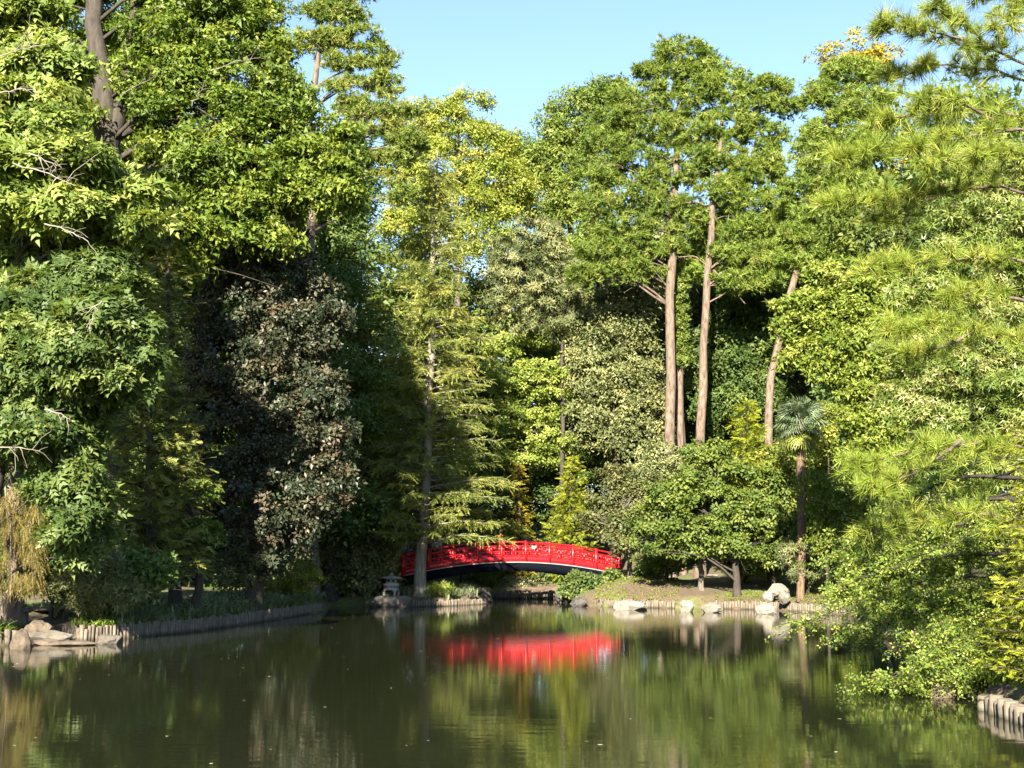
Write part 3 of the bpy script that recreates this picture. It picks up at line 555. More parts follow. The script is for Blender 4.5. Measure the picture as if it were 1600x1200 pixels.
# palm: every frond is a part
def fan(seed, n=22):
    r = np.random.default_rng(seed); m = MB(); m.tube([[0, 0, 0], [.35, 0, .05], [.62, 0, .03]], [.016, .012, .009], 4, False)
    V, Fa, c = [], [], 0
    for i in range(n):
        a = R(-108 + 216 * (i + .5) / n); L = .72 * (1 - .22 * (abs(a) / 1.9) ** 2) * r.uniform(.92, 1.05); d = np.array([math.cos(a), math.sin(a), 0]); s = np.array([-d[1], d[0], 0])
        o = np.array([.62, 0, .03]); mid = o + d * L * .6 + [0, 0, -.02 + .05 * (i % 2)]; tip = o + d * L + [0, 0, -.16 - r.uniform(0, .12)]
        V += [o, mid - s * .036, mid + s * .036, tip]; Fa += [[c, c + 1, c + 2], [c + 1, c + 3, c + 2]]; c += 4
    m.add(V, Fa); return m.mesh('frond')
Yp = 60.5; top = P(1251, 662, Yp); pb = P(1249, 862, Yp); pb[2] = gz(pb[0], pb[1]) - .1
palm = empty('windmill_palm', pb, 'shaggy-trunked fan palm with a round blue-green crown', 'palm')
rng = np.random.default_rng(5); m = MB(); pp = resample([pb, (pb + top) / 2 + [.05, 0, 0], top], 22); m.tube(pp, .17 + .02 * rng.random(22), 10, True, .08, rng)
m.build('trunk', BARK['palm'], palm, False, pb); m = MB()
for k in range(420):
    q = pp[rng.integers(6, 22)] + rng.normal(size=3) * [.0, 0, .12]; a = rng.uniform(0, 6.28); d = np.array([math.cos(a), math.sin(a), 0]); s = np.array([-d[1], d[0], 0])
    m.add([q + d * .15 - s * .03, q + d * .15 + s * .03, q + d * .27 - [0, 0, rng.uniform(.12, .28)]], [[0, 1, 2]])
o = m.build('fibre', BARK['palm'], palm, False, pb); o['kind'] = 'stuff'
fm = [fan(s) for s in range(4)]; fm2 = [fan(s + 7) for s in range(3)]
for me_ in fm: me_.materials.append(LM['frond'])
for me_ in fm2: me_.materials.append(LM['frond_low'])
for me_ in fm + fm2:
    a = me_.attributes.new('tint', 'FLOAT', 'FACE'); a.data.foreach_set('value', np.clip(rng.normal(.5, .16, len(me_.polygons)), 0, 1).astype(np.float32))
NF = 46
for k in range(NF):
    el = R(82 - 140 * (k / NF) ** .9 + rng.normal() * 6); az = k * 2.39996 + rng.normal() * .15
    o = link('frond', (fm if k < 36 else fm2)[k % (4 if k < 36 else 3)], None, palm); o.location = Vector(top - pb + np.array([0, 0, .12 - .35 * k / NF]))
    o.rotation_euler = (rng.normal() * .2, -el, az); sc = rng.uniform(.92, 1.12) * (1.0 if k > 6 else .85); o.scale = (sc, sc, sc)

# ------------------------------------------------------------------ right side trees
tree('maple_tree', 'light green tree with star-shaped leaves right of and above the palm', 50,
     [(1245, 470, 36, 22), (1240, 510, 30, 18), (1290, 490, 50, 32), (1345, 470, 55, 40), (1270, 555, 50, 24), (1325, 540, 60, 36), (1300, 585, 50, 20), (1360, 600, 50, 40), (1360, 650, 45, 30), (1390, 660, 55, 50), (1300, 430, 40, 26), (1360, 710, 45, 28), (1400, 560, 60, 60), (1380, 740, 50, 26), (1400, 470, 40, 40)],
     trunk_to(1400, 50.5, 440, .24, .06, 1350), 'star', 'grey', 'starry', 540, .48, 22, .27, .5, 34, .55, -.35, 47)
tree('willow_oak', 'large fine-leaved oak with narrow pale leaves at the right edge', 36,
     [(1580, 270, 70, 50), (1500, 330, 60, 36), (1560, 350, 80, 50), (1470, 380, 60, 36), (1530, 420, 80, 50), (1600, 430, 70, 60), (1470, 460, 60, 40), (1430, 530, 46, 36), (1520, 500, 80, 50), (1590, 540, 70, 60), (1470, 580, 70, 45), (1550, 610, 80, 50), (1430, 640, 50, 40), (1500, 680, 70, 45), (1590, 680, 60, 60), (1450, 730, 60, 40), (1550, 740, 70, 40), (1500, 790, 70, 36), (1590, 790, 60, 50), (1640, 350, 60, 80), (1640, 600, 60, 90), (1440, 800, 60, 30)],
     trunk_to(1600, 37, 280, .34, .1, 1590), 'willow', 'grey', 'narrow', 620, .52, 24, .20, .6, 50, .45, -.3, 48)
bush('viburnum', 'lit green shrub with small pale leaves between palm and the right bank', 57, [(1290, 790, 40, 26), (1330, 770, 40, 30), (1300, 840, 46, 26), (1340, 820, 46, 34), (1270, 760, 26, 20)], 'star', 'oval3', 150, .4, 16, .2, 49, bark='dark')
bush('juniper_shrub', 'low grey-green shrub on the bank right of the cherry', 62, [(1262, 880, 36, 22), (1290, 890, 40, 24), (1244, 868, 30, 20, -1.5), (1250, 896, 26, 12, -1.5), (1330, 880, 46, 30), (1245, 850, 26, 20)], 'olive', 'narrow', 110, .35, 16, .2, 50)
bush('barberry_shrub', 'yellow-green shrub behind the overhanging elm', 45, [(1390, 830, 55, 30), (1360, 870, 50, 36), (1420, 880, 60, 36), (1340, 915, 46, 22)], 'elm', 'oval3', 150, .36, 16, .17, 51)

# near pine: boughs reach in from a trunk standing just outside the frame
def pine_boughs():
    rng = np.random.default_rng(60); Y = 22.5; tb = np.array([9.7, 22.8, 0.]); tb[2] = gz(tb[0], tb[1]) - .1; tt = np.array([9.3, 22.8, 14.5])
    root = empty('young_pine', tb, 'long-needled young pine reaching in from the right edge', 'tree')
    boughs = [[(1660, 130), (1540, 70), (1450, 48), (1378, 38)], [(1560, 85), (1510, 40), (1455, 10)], [(1680, 160), (1560, 110), (1470, 100), (1395, 125)], [(1700, 60), (1620, 20), (1540, -10), (1470, -30)], [(1690, 40), (1600, 0), (1560, 45)],
              [(1690, 210), (1560, 175), (1460, 170), (1375, 190)], [(1690, 240), (1600, 200), (1500, 215), (1400, 240), (1310, 248)], [(1560, 190), (1500, 160), (1440, 150)], [(1690, 250), (1580, 240), (1520, 240), (1450, 260)],
              [(1690, 330), (1560, 290), (1440, 305), (1300, 318)], [(1480, 300), (1400, 335), (1370, 345)], [(1690, 430), (1560, 400), (1450, 410), (1350, 425)],
              [(1690, 560), (1560, 520), (1470, 500), (1385, 525)], [(1540, 510), (1480, 540), (1420, 550)], [(1600, 470), (1530, 455), (1480, 470)],
              [(1690, 720), (1560, 690), (1450, 700), (1345, 725)], [(1690, 860), (1540, 800), (1430, 810), (1345, 838)], [(1500, 690), (1430, 740), (1370, 760)]]
    pos, nn, tt_, sz, ti, limbs = [], [], [], [], [], []
    for bi, bq in enumerate(boughs):
        yy = Y + rng.uniform(-1.2, 1.0); path = resample([P(a, b_, yy + .5 - i_ * .45) for i_, (a, b_) in enumerate(bq)], 16); L = np.linalg.norm(path[-1] - path[0]); path = wiggle(path, rng, .02)
        limbs.append((path, .035, .008)); n_sh = int(L / .075)
        for k in range(n_sh):
            u = .25 + .75 * rng.random() ** .8; q = np.array([np.interp(u, np.linspace(0, 1, 16), path[:, a]) for a in range(3)]); d = path[-1] - path[-4]; d /= np.linalg.norm(d)
            sd_ = rng.normal(size=3) * [.55, .8, .28] + d * .7 + [0, 0, .12]; sd_ /= np.linalg.norm(sd_); l_ = rng.uniform(.15, .55) * (1.2 - .5 * u); e = q + sd_ * l_
            limbs.append((np.array([q, (q + e) / 2 - [0, 0, .02], e]), .008, .005))
            for s_ in (1.0, .55):
                pos.append(q + (e - q) * s_); dd = sd_ + [0, 0, .25] + rng.normal(size=3) * .2; tt_.append(dd); nn.append(rng.normal(size=3)); sz.append(rng.uniform(.23, .32)); ti.append(.5 + rng.normal() * .21)
        pos.append(path[-1]); tt_.append(path[-1] - path[-3] + [0, 0, .05]); nn.append(rng.normal(size=3)); sz.append(.24); ti.append(.7)
    a_ = [np.array(z, float) for z in (pos, nn, tt_, sz, ti)]
    add_crown(root, tb, scatter(TP['needle'], *a_, rng, .06), LM['near_pine'])
    add_wood(root, tb, [tb, (tb + tt) / 2, tt], [.16, .12, .05], BARK['pine'], rng, limbs)
pine_boughs()

# overhanging elm: limbs low over the water, twigs in flat sprays
def elm():
    rng = np.random.default_rng(61); tb = np.array([10.1, 24.6, 0]); tb[2] = gz(tb[0], tb[1]) - .1
    root = empty('elm_tree', tb, 'low elm with small bright leaves hanging over the water at right', 'tree')
    tr = np.array([tb, tb + [-.25, .1, 1.2], tb + [-.6, .2, 2.6], tb + [-.9, .3, 3.9]]); trs = resample(tr, 20)
    tips = [(1255, 975, 27), (1330, 985, 26.5), (1290, 940, 27), (1340, 920, 27), (1300, 870, 27.5), (1400, 900, 27), (1380, 960, 26.5), (1350, 1090, 25), (1375, 1060, 25.5), (1425, 1095, 24.8), (1420, 1020, 25.5), (1450, 960, 26), (1480, 1080, 24.5), (1500, 1020, 25.5), (1430, 850, 26.5), (1480, 900, 26.5), (1540, 960, 25.5),
            (1560, 1030, 24.8), (1540, 860, 26), (1350, 830, 28), (1400, 800, 28), (1470, 820, 27.5), (1590, 900, 25.5), (1520, 1070, 24.8), (1590, 1000, 24.8), (1340, 1000, 26), (1390, 930, 27), (1500, 950, 26), (1440, 1060, 25), (1320, 890, 27.5), (1560, 930, 25)]
    pos, nn, tt, limbs = [], [], [], []
    for px, py, Y in tips:
        e = P(px, py, Y); e[2] = max(e[2], .12); a = trs[np.argmin(abs(trs[:, 2] - (e[2] + .9)))]
        lp = resample(limb(a, e, rng, .10, 7), 12); lp = wiggle(lp, rng, .03); lp[:, 2] = np.maximum(lp[:, 2], .12); L = np.linalg.norm(e - a); limbs.append((lp, .014 + .008 * L, .006))
        d = lp[-1] - lp[-5]; d /= np.linalg.norm(d)
        for k in range(int(14 + L * 11)):
            u = .30 + .70 * rng.random() ** .75; q = np.array([np.interp(u, np.linspace(0, 1, 12), lp[:, c]) for c in range(3)])
            w = d * .6 + rng.normal(size=3) * [.75, .75, .38] + [0, 0, -.05]; w /= np.linalg.norm(w); tl = rng.uniform(.3, .85); e2 = q + w * tl - [0, 0, .08 * tl]
            e2[2] = max(e2[2], .06); limbs.append((np.array([q, (q + e2) / 2 + [0, 0, .03], e2]), .006, .003))
            for i_ in range(int(tl / .055)):
                s_ = (i_ + .5) / (tl / .055); pos.append(q + (e2 - q) * s_ + rng.normal(size=3) * .03); nn.append(UP * .8 + rng.normal(size=3) * .6); tt.append(w + rng.normal(size=3) * .8 + [0, 0, -.15])
    pos, nn, tt = np.array(pos), np.array(nn), np.array(tt); m_ = len(pos)
    add_crown(root, tb, scatter(TP['oval3'], pos, nn, tt, .085 * rng.uniform(.75, 1.3, m_), .5 + rng.normal(size=m_) * .2, rng), LM['elm'])
    add_wood(root, tb, tr, [.15, .12, .08, .04], BARK['dark'], rng, limbs)
elm()
conifer('yew_tree', 'bright yellow-green feathery yew at the lower right edge', [np.array([8.3, 21.5, .3]), np.array([8.3, 21.5, 2.5]), np.array([8.2, 21.5, 4.75])], [.12, .08, .02], 'yew', 'dark', 350,
        lambda s, a: 1.0 * (1 - s) ** .5 + .15, 'plume', .19, .085, .35, .15, .03, 62, tilt=.6, down=.05)
conifer('yew_tree', 'second yellow-green yew leaning lower beside the near log edge', [np.array([9.3, 23.5, .3]), np.array([9.2, 23.5, 2.5]), np.array([9.1, 23.5, 4.2])], [.12, .08, .02], 'yew', 'dark', 200,
        lambda s, a: 1.2 * (1 - s) ** .5 + .15, 'plume', .22, .10, .35, .15, .03, 63, tilt=.6, down=.05)

# weeping conifer at the left edge
def weeping():
    rng = np.random.default_rng(64); Y = land(5, 37, .9); bl = B(Y - 1.7, [(15, 790, 45, 60), (30, 850, 45, 70), (-20, 830, 60, 110), (55, 820, 22, 40), (10, 895, 50, 40), (45, 890, 25, 34)]); b0 = P(5, 965, Y); b0[2] = gz(b0[0], b0[1]) - .1
    root = empty('weeping_cypress', b0, 'brownish weeping conifer with hanging strands above the left stone bench', 'tree')
    pos, n, t, ti, c, s = crown_pts(bl, rng, 130, .25, 26, 1.2, .1, -1.0, .6, .4)
    t = t * [.35, .35, 0] + [0, 0, -1.0]; n = n * [1, 1, .2]
    add_crown(root, b0, scatter(TP['strand'], pos, n, t, rng.uniform(.3, .5, len(pos)), ti, rng), LM['weeping'])
    tp = np.array([b0, P(-5, 850, Y - .6), P(5, 716, Y - 1.7)]); limbs = [(limb(tp[2] - [0, 0, rng.uniform(0, 1.4)], c[k], rng, .35, 7), .03, .008) for k in rng.choice(len(c), 16)]
    add_wood(root, b0, tp, [.09, .07, .04], BARK['grey'], rng, limbs)
weeping()

# ------------------------------------------------------------------ shrubs on the left bank
bush('laceleaf_maple', 'low domed dark green maple on the left bank behind the log edge', 41, [(150, 900, 62, 32), (110, 920, 40, 24), (190, 925, 36, 24), (150, 935, 50, 18)], 'azalea', 'narrow', 130, .36, 20, .2, 70, up=.3, down=-.6)
bush('spirea_shrub', 'round yellow-green shrub at the far end of the left log edge', 47, [(455, 893, 46, 30), (430, 905, 34, 22), (480, 910, 26, 22)], 'lime', 'oval3', 110, .34, 16, .15, 71)
bush('azalea_shrub', 'broad dull brown-green shrub left of the stone lantern', 62, [(545, 870, 40, 40), (585, 880, 36, 36), (520, 890, 36, 36), (560, 905, 50, 24), (500, 860, 30, 30)], 'azalea', 'oval3', 170, .42, 18, .2, 72)
bush('azalea_shrub', 'dark shrub under the magnolia behind the leaning trunk', 47.5, [(390, 890, 50, 30), (350, 895, 36, 24)], 'azalea', 'oval3', 80, .36, 16, .18, 73)
bush('laurel_shrub', 'dark evergreen shrub in the shade behind the weeping conifer', 42, [(80, 890, 60, 34), (40, 880, 50, 40), (120, 870, 50, 30), (220, 900, 50, 30)], 'dark', 'leathery', 130, .42, 16, .24, 74)
bush('yew_shrub', 'dark feathery shrub between the stone lantern and the bridge end', 68.5, [(598, 872, 24, 28), (580, 892, 22, 24), (608, 906, 18, 14)], 'cedar', 'plume', 80, .4, 16, .3, 75)
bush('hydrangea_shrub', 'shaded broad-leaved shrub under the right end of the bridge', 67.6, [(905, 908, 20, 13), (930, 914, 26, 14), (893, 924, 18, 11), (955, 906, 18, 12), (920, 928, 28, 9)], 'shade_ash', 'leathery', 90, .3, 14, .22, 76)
bush('pieris_shrub', 'cream-green lit shrub seen through the bridge arch', 77.5, [(800, 915, 22, 12), (825, 918, 16, 10), (785, 922, 14, 8)], 'pale', 'oval3', 50, .28, 14, .17, 77)
bush('nandina_shrub', 'dark green leafy shrub beneath the left half of the arch', 73, [(760, 905, 28, 14), (735, 915, 20, 10)], 'mid', 'oval3', 50, .34, 14, .2, 78)
bush('spicebush', 'olive shrub filling the view beneath the right half of the arch', 79, [(850, 905, 36, 18), (880, 900, 30, 24), (810, 895, 40, 14)], 'crape', 'oval3', 90, .4, 14, .24, 79)
bush('fern_clump', 'yellow-green leafy clump on the bank at the foot of the cypress', 65.9, [(672, 922, 16, 8), (690, 918, 16, 8)], 'light', 'narrow', 26, .2, 12, .22, 80, cat='plant')
bush('azalea_shrub', 'low green shrub tucked under the cherry beside its trunk', 66, [(1200, 888, 40, 16), (1230, 880, 30, 18), (1180, 880, 20, 14)], 'cherry', 'oval3', 70, .34, 14, .18, 82)
bush('azalea_shrub', 'low green shrub between the bridge end and the upright cherry', 67, [(1040, 880, 34, 16), (1070, 876, 24, 14), (1015, 878, 26, 14)], 'cherry', 'oval3', 70, .34, 14, .18, 83)
bush('boxwood_shrub', 'dark shrub behind the lawn between the cherry stems', 68, [(1030, 885, 34, 22), (1180, 880, 50, 26), (1210, 870, 40, 30)], 'dark', 'oval3', 90, .4, 16, .22, 81)

# ------------------------------------------------------------------ trees of the wood behind
protos = {}
def proto(kind, leaf, bark, blobs, seed, tm='far', size=.60):
    bl = [(np.array(c, float), np.array(r_, float)) for c, r_ in blobs]
    return tree('wood_tree', 'x', 0, bl, (np.array([[0, 0, -.4], [.1, 0, 6], [0, 0, 14.0]]), np.array([.32, .24, .06])), leaf, bark, tm, 260, 1.1, 17, size, .6, 12, .5, -.25, seed, back=.15)
RB = [((0, 0, 15.5), (2.6, 2.6, 2.2)), ((2, .5, 13), (2.8, 2.6, 2.2)), ((-2.2, 0, 12.5), (2.8, 2.6, 2.3)), ((.5, -1.6, 11), (3.2, 2.6, 2.4)), ((2.6, 0, 9.5), (2.6, 2.6, 2.3)), ((-2.6, .3, 8.6), (2.6, 2.6, 2.4)), ((0, -1, 7), (3.4, 2.8, 2.2)), ((1.5, 0, 4.6), (2.6, 2.4, 2)), ((-1.6, 0, 4.2), (2.6, 2.4, 2))]
wood = [  # px, py of the top, distance, kind, label
    (120, 400, 60, 'dark', 'shaded tree in the wood behind the left cedar'), (330, 330, 66, 'mid', 'mid-green wood tree whose top shows behind the magnolia'), (465, 420, 64, 'dark', 'dark wood tree between magnolia and cypress'),
    (40, 500, 58, 'dark', 'shaded wood tree behind the weeping conifer'), (600, 380, 86, 'mid', 'wood tree behind the left flank of the cypress'), (680, 420, 92, 'dark', 'dark wood tree straight behind the cypress'), (755, 430, 90, 'mid', 'wood tree behind the grey-olive tree'),
    (905, 380, 96, 'dark', 'dark wood tree behind the rounded oak crown'), (985, 330, 98, 'mid', 'wood tree behind the tallest pine'), (1075, 330, 97, 'olive', 'olive wood tree between the two pine crowns'), (1150, 330, 96, 'dark', 'dark wood tree behind the right pine'),
    (1235, 330, 92, 'mid', 'wood tree behind the leaning pine'), (1300, 300, 88, 'olive', 'olive wood tree behind the yellow one'), (1420, 190, 78, 'mid', 'tall wood tree behind the near pine boughs'), (1520, 160, 66, 'mid', 'wood tree behind the fine-leaved oak'), (1600, 180, 60, 'dark', 'dark wood tree at the far right edge'),
    (1400, 480, 66, 'dark', 'shaded wood tree behind the star-leaved tree'), (700, 690, 80, 'dark', 'low dark wood tree behind the bridge left end'), (860, 640, 84, 'dark', 'low shaded wood tree behind the chartreuse conifer'), (960, 640, 86, 'dark', 'low dark wood tree above the bridge right end'),
    (540, 640, 74, 'dark', 'low wood tree behind the brown-green azalea'), (1260, 640, 76, 'dark', 'low dark wood tree behind the palm'), (1330, 640, 72, 'mid', 'low wood tree right of the palm'), (230, 560, 62, 'dark', 'low dark wood tree behind the small maple'), (1100, 660, 84, 'dark', 'low wood tree behind the pine trunks'),
    (-50, 120, 62, 'dark', 'tall dark wood tree showing through the ash at the left edge'), (110, 90, 66, 'mid', 'tall wood tree behind the dark forked trunk'), (230, 130, 70, 'dark', 'tall dark wood tree behind the middle of the sweetgum'), (350, 210, 72, 'mid', 'wood tree behind the right half of the sweetgum'),
    (60, 600, 66, 'dark', 'low dark wood tree behind the hickory'), (160, 640, 58, 'dark', 'low dark wood tree behind the cedars'), (320, 640, 66, 'dark', 'low dark wood tree behind the magnolia trunk'), (430, 640, 68, 'dark', 'low dark wood tree right of the magnolia trunk'), (620, 660, 78, 'dark', 'low wood tree behind the cypress trunk'), (790, 660, 88, 'dark', 'low dark wood tree above the middle of the bridge'), (500, 560, 74, 'mid', 'low wood tree behind the lit sapling')]
for k, (px, py, Y, kind, lab) in enumerate(wood):
    x = (px - 800) / F_PX * Y; zb = gz(x, Y); h = P(px, py, Y)[2] - zb; sc = h / 17.7; rx = min(1.25, max(.8, sc * 1.15)) if h > 9 else .75
    loc = (x, Y, zb); rz = 0 if kind not in protos else random.uniform(-.6, .6) + (k % 2) * math.pi
    if kind not in protos:
        o = protos[kind] = proto(kind, kind, 'dark' if kind != 'olive' else 'grey', RB, 90 + len(protos)); o.location = loc; o.scale = (rx, rx, sc); o['label'] = lab; o['group'] = 'trees of the wood behind the pond'
    else: copy_tree(protos[kind], loc, (rx, rx, sc), rz, lab, 'trees of the wood behind the pond')

# undergrowth of the wood: a mass nobody could count
rng = np.random.default_rng(200); bl = []
while len(bl) < 330:
    if rng.random() < .55: x, y = rng.uniform(-34, 36), rng.uniform(78, 112)
    elif rng.random() < .6: x, y = rng.uniform(-30, -8), rng.uniform(46, 78)
    else: x, y = rng.uniform(13, 34), rng.uniform(50, 78)
    d = float(sdf(np.array([x]), np.array([y]))[0])
    if d < (3.2 if y < 74 else 1.2) or (x < -9 and d < 5): continue
    h = rng.uniform(.7, 1.7) * (1 if d < 8 else 1.35); bl.append((np.array([x, y, gz(x, y) + h * .75]), np.array([h * 1.25, h * 1.1, h])))
pos, n_, t_, ti, c, s_ = crown_pts(bl, rng, 850, .85, 11, .6, .5, -.25, .5, .35)
v, f, ti = scatter(TP['far'], pos, n_, t_, .62 * rng.uniform(.75, 1.3, len(pos)), ti, rng); o = link('undergrowth', mesh_np('undergrowth', v, f, ti), LM['dark']); tag(o, 'dark leafy undergrowth covering the floor of the wood', kind='stuff')

# ------------------------------------------------------------------ bridge
red = plain('red_lacquer', (.30, .006, .011), .38, .5, .10, 3); red_dark = plain('red_lacquer_shadow_side', (.50, .012, .02), .45, .5, .1, 3)
black = plain('black_beam', (.0035, .004, .008), .8, .04, .2); pale_edge = plain('pale_deck_edge', (.22, .21, .21), .7); deckm = rough_mat('deck_plank', (.16, .11, .08), (.30, .22, .16), (2, 12, 4)); cream = plain('cream_sign', (.42, .35, .22), .5); white = plain('white_sign', (.40, .38, .33), .5)
A = np.array([(631 - 800) / F_PX * 68.0, 68.0]); Bv = np.array([(966 - 800) / F_PX * 71.5, 71.5]); BL = float(np.linalg.norm(Bv - A)); ax = (Bv - A) / BL; wx = np.array([-ax[1], ax[0]]); WID = 1.9
bridge = empty('red_footbridge', (A[0], A[1], 0), 'arched red wooden footbridge with black underside', 'bridge'); bridge.rotation_euler = (0, 0, math.atan2(ax[1], ax[0]))
def dz(u): return 1.40 + .64 * (1 - (2 * u / BL - 1) ** 2)            # deck height; local x = u along, y = across
us = np.linspace(0, BL, 37)
def strip(m, y0, y1, z0, z1, u=us):                    # curved beam following the arch
    f0 = z0 if callable(z0) else (lambda q: dz(q) + z0); f1 = z1 if callable(z1) else (lambda q: dz(q) + z1)
    v = np.array([[[q, y0, f0(q)], [q, y1, f0(q)], [q, y1, f1(q)], [q, y0, f1(q)]] for q in u]).reshape(-1, 3); k = len(u); f = []
    for i_ in range(k - 1):
        for j_ in range(4): f.append([i_ * 4 + j_, (i_ + 1) * 4 + j_, (i_ + 1) * 4 + (j_ + 1) % 4, i_ * 4 + (j_ + 1) % 4])
    f += [[0, 1, 2, 3], [(k - 1) * 4 + 3, (k - 1) * 4 + 2, (k - 1) * 4 + 1, (k - 1) * 4]]; m.add(v, f)
nb = 9; bay = BL / nb
for side, y in ((0, 0.0), (1, WID)):
    so_ = -1 if side == 0 else 1
    m = MB(); strip(m, y - .05, y + .05, -.02, .24); m.build('fascia_board', red, bridge)
    m = MB(); strip(m, y - .055, y + .055, .90, .97); m.build('handrail', red, bridge)
    m = MB(); strip(m, y - .03, y + .03, .70, .78); m.build('upper_rail', red, bridge)
    m = MB(); strip(m, y - .028, y + .028, .44, .50); m.build('middle_rail', red, bridge)
    m = MB(); strip(m, y - .028, y + .028, .26, .31); m.build('lower_rail', red, bridge)
    m = MB(); strip(m, y + so_ * .06 - .03, y + so_ * .06 + .03, -.075, -.03); m.build('deck_edge', pale_edge, bridge)
    m = MB(); strip(m, y - .06, y + .06, lambda q: max(.75, dz(q) - .46 - .10 * abs(2 * q / BL - 1)), lambda q: dz(q) - .08); m.build('beam', black, bridge)
    for k in range(nb + 1):
        u = k * bay; h = 1.04 if 0 < k < nb else 1.08; m = MB(); w = .13 if 0 < k < nb else .17
        m.box((u, y, dz(u) + h / 2 - .07), (w, w + .02, h)); m.box((u, y, dz(u) + h - .055), (w + .03, w + .05, .035)); m.build('post', red, bridge)
    for k in range(nb):
        m = MB(); u0 = k * bay + .065; u1 = (k + 1) * bay - .065; mid = (u0 + u1) / 2; D = .04
        def bar(ua, ub, za, zb): strip(m, y - D / 2, y + D / 2, za, zb, np.array([ua, ub]))
        bar(mid - .05, mid + .05, .31, .70)
        for (a, c) in ((u0, mid - .05), (mid + .05, u1)):
            wd = c - a; bar(a, a + wd * .20, .50, .70); bar(c - wd * .20, c, .50, .70); bar(a, a + wd * .2, .31, .44); bar(c - wd * .2, c, .31, .44)
            for t_ in (.36, .5, .64): bar(a + wd * t_ - .010, a + wd * t_ + .010, .31, .44); bar(a + wd * t_ - .008, a + wd * t_ + .008, .50, .70)
            bar(a + wd * .2, c - wd * .2, .64, .70)
        m.build('lattice_panel', red, bridge)
m = MB()
for k in range(60):
    m = MB() if k == 0 else m
    if k == 0:
        m.box((0, WID / 2, 0), (BL / 60 * .9, WID - .12, .05)); pm = m.mesh('deck_plank'); pm.materials.append(deckm)
    u = (k + .5) * BL / 60; o = link('deck_plank', pm, None, bridge, (u, 0, dz(u) - .055)); o.rotation_euler = (0, -math.atan((dz(u + .01) - dz(u)) / .01), 0)
for y in (.5, .95, 1.4):
    m = MB(); strip(m, y - .06, y + .06, lambda q: max(.75, dz(q) - .40), -.09); m.build('beam', black, bridge)
for u, wdt in ((1.0, .5), (BL - 1.0, .5)):
    for y in (.35, WID - .35):
        m = MB(); zb = -.5; m.box((u, y, (zb + dz(u) - .5) / 2), (.3, .3, dz(u) - .5 - zb)); m.build('pier', plain('concrete_pier', (.36, .35, .32), .9), bridge)
m = MB(); m.box((.27, WID - .09, dz(.27) + .62), (.30, .02, .26)); o = m.build('notice', cream, bridge); 
m = MB(); m.box((5 * bay + .42, -.085, dz(5 * bay) + .68), (.26, .02, .16)); o = m.build('notice', white, bridge)


# ------------------------------------------------------------------ people on the bridge
skin = plain('skin', (.20, .11, .075), .6); hairm = plain('black_hair', (.012, .010, .010), .5); orange = plain('orange_cloth', (.42, .13, .015), .8); whitec = plain('white_cloth', (.42, .42, .43), .8); navy = plain('dark_cloth', (.03, .032, .045), .8); jean = plain('denim', (.06, .09, .16), .85)
def skinned(name, verts, edges, rad, mat, parent, lev=2):
    bm = bmesh.new(); sk = bm.verts.layers.skin.verify(); vv = []
    for p_, r_ in zip(verts, rad):
        v = bm.verts.new(p_); v[sk].radius = (r_, r_ * .85 if r_ > .09 else r_); vv.append(v)
    vv[0][sk].use_root = True
    for a, c in edges: bm.edges.new((vv[a], vv[c]))
    me = bpy.data.meshes.new(name); bm.to_mesh(me); bm.free(); o = link(name, me, mat, parent)
    o.modifiers.new('skin', 'SKIN').use_smooth_shade = True; s_ = o.modifiers.new('sub', 'SUBSURF'); s_.levels = lev; s_.render_levels = lev; return o
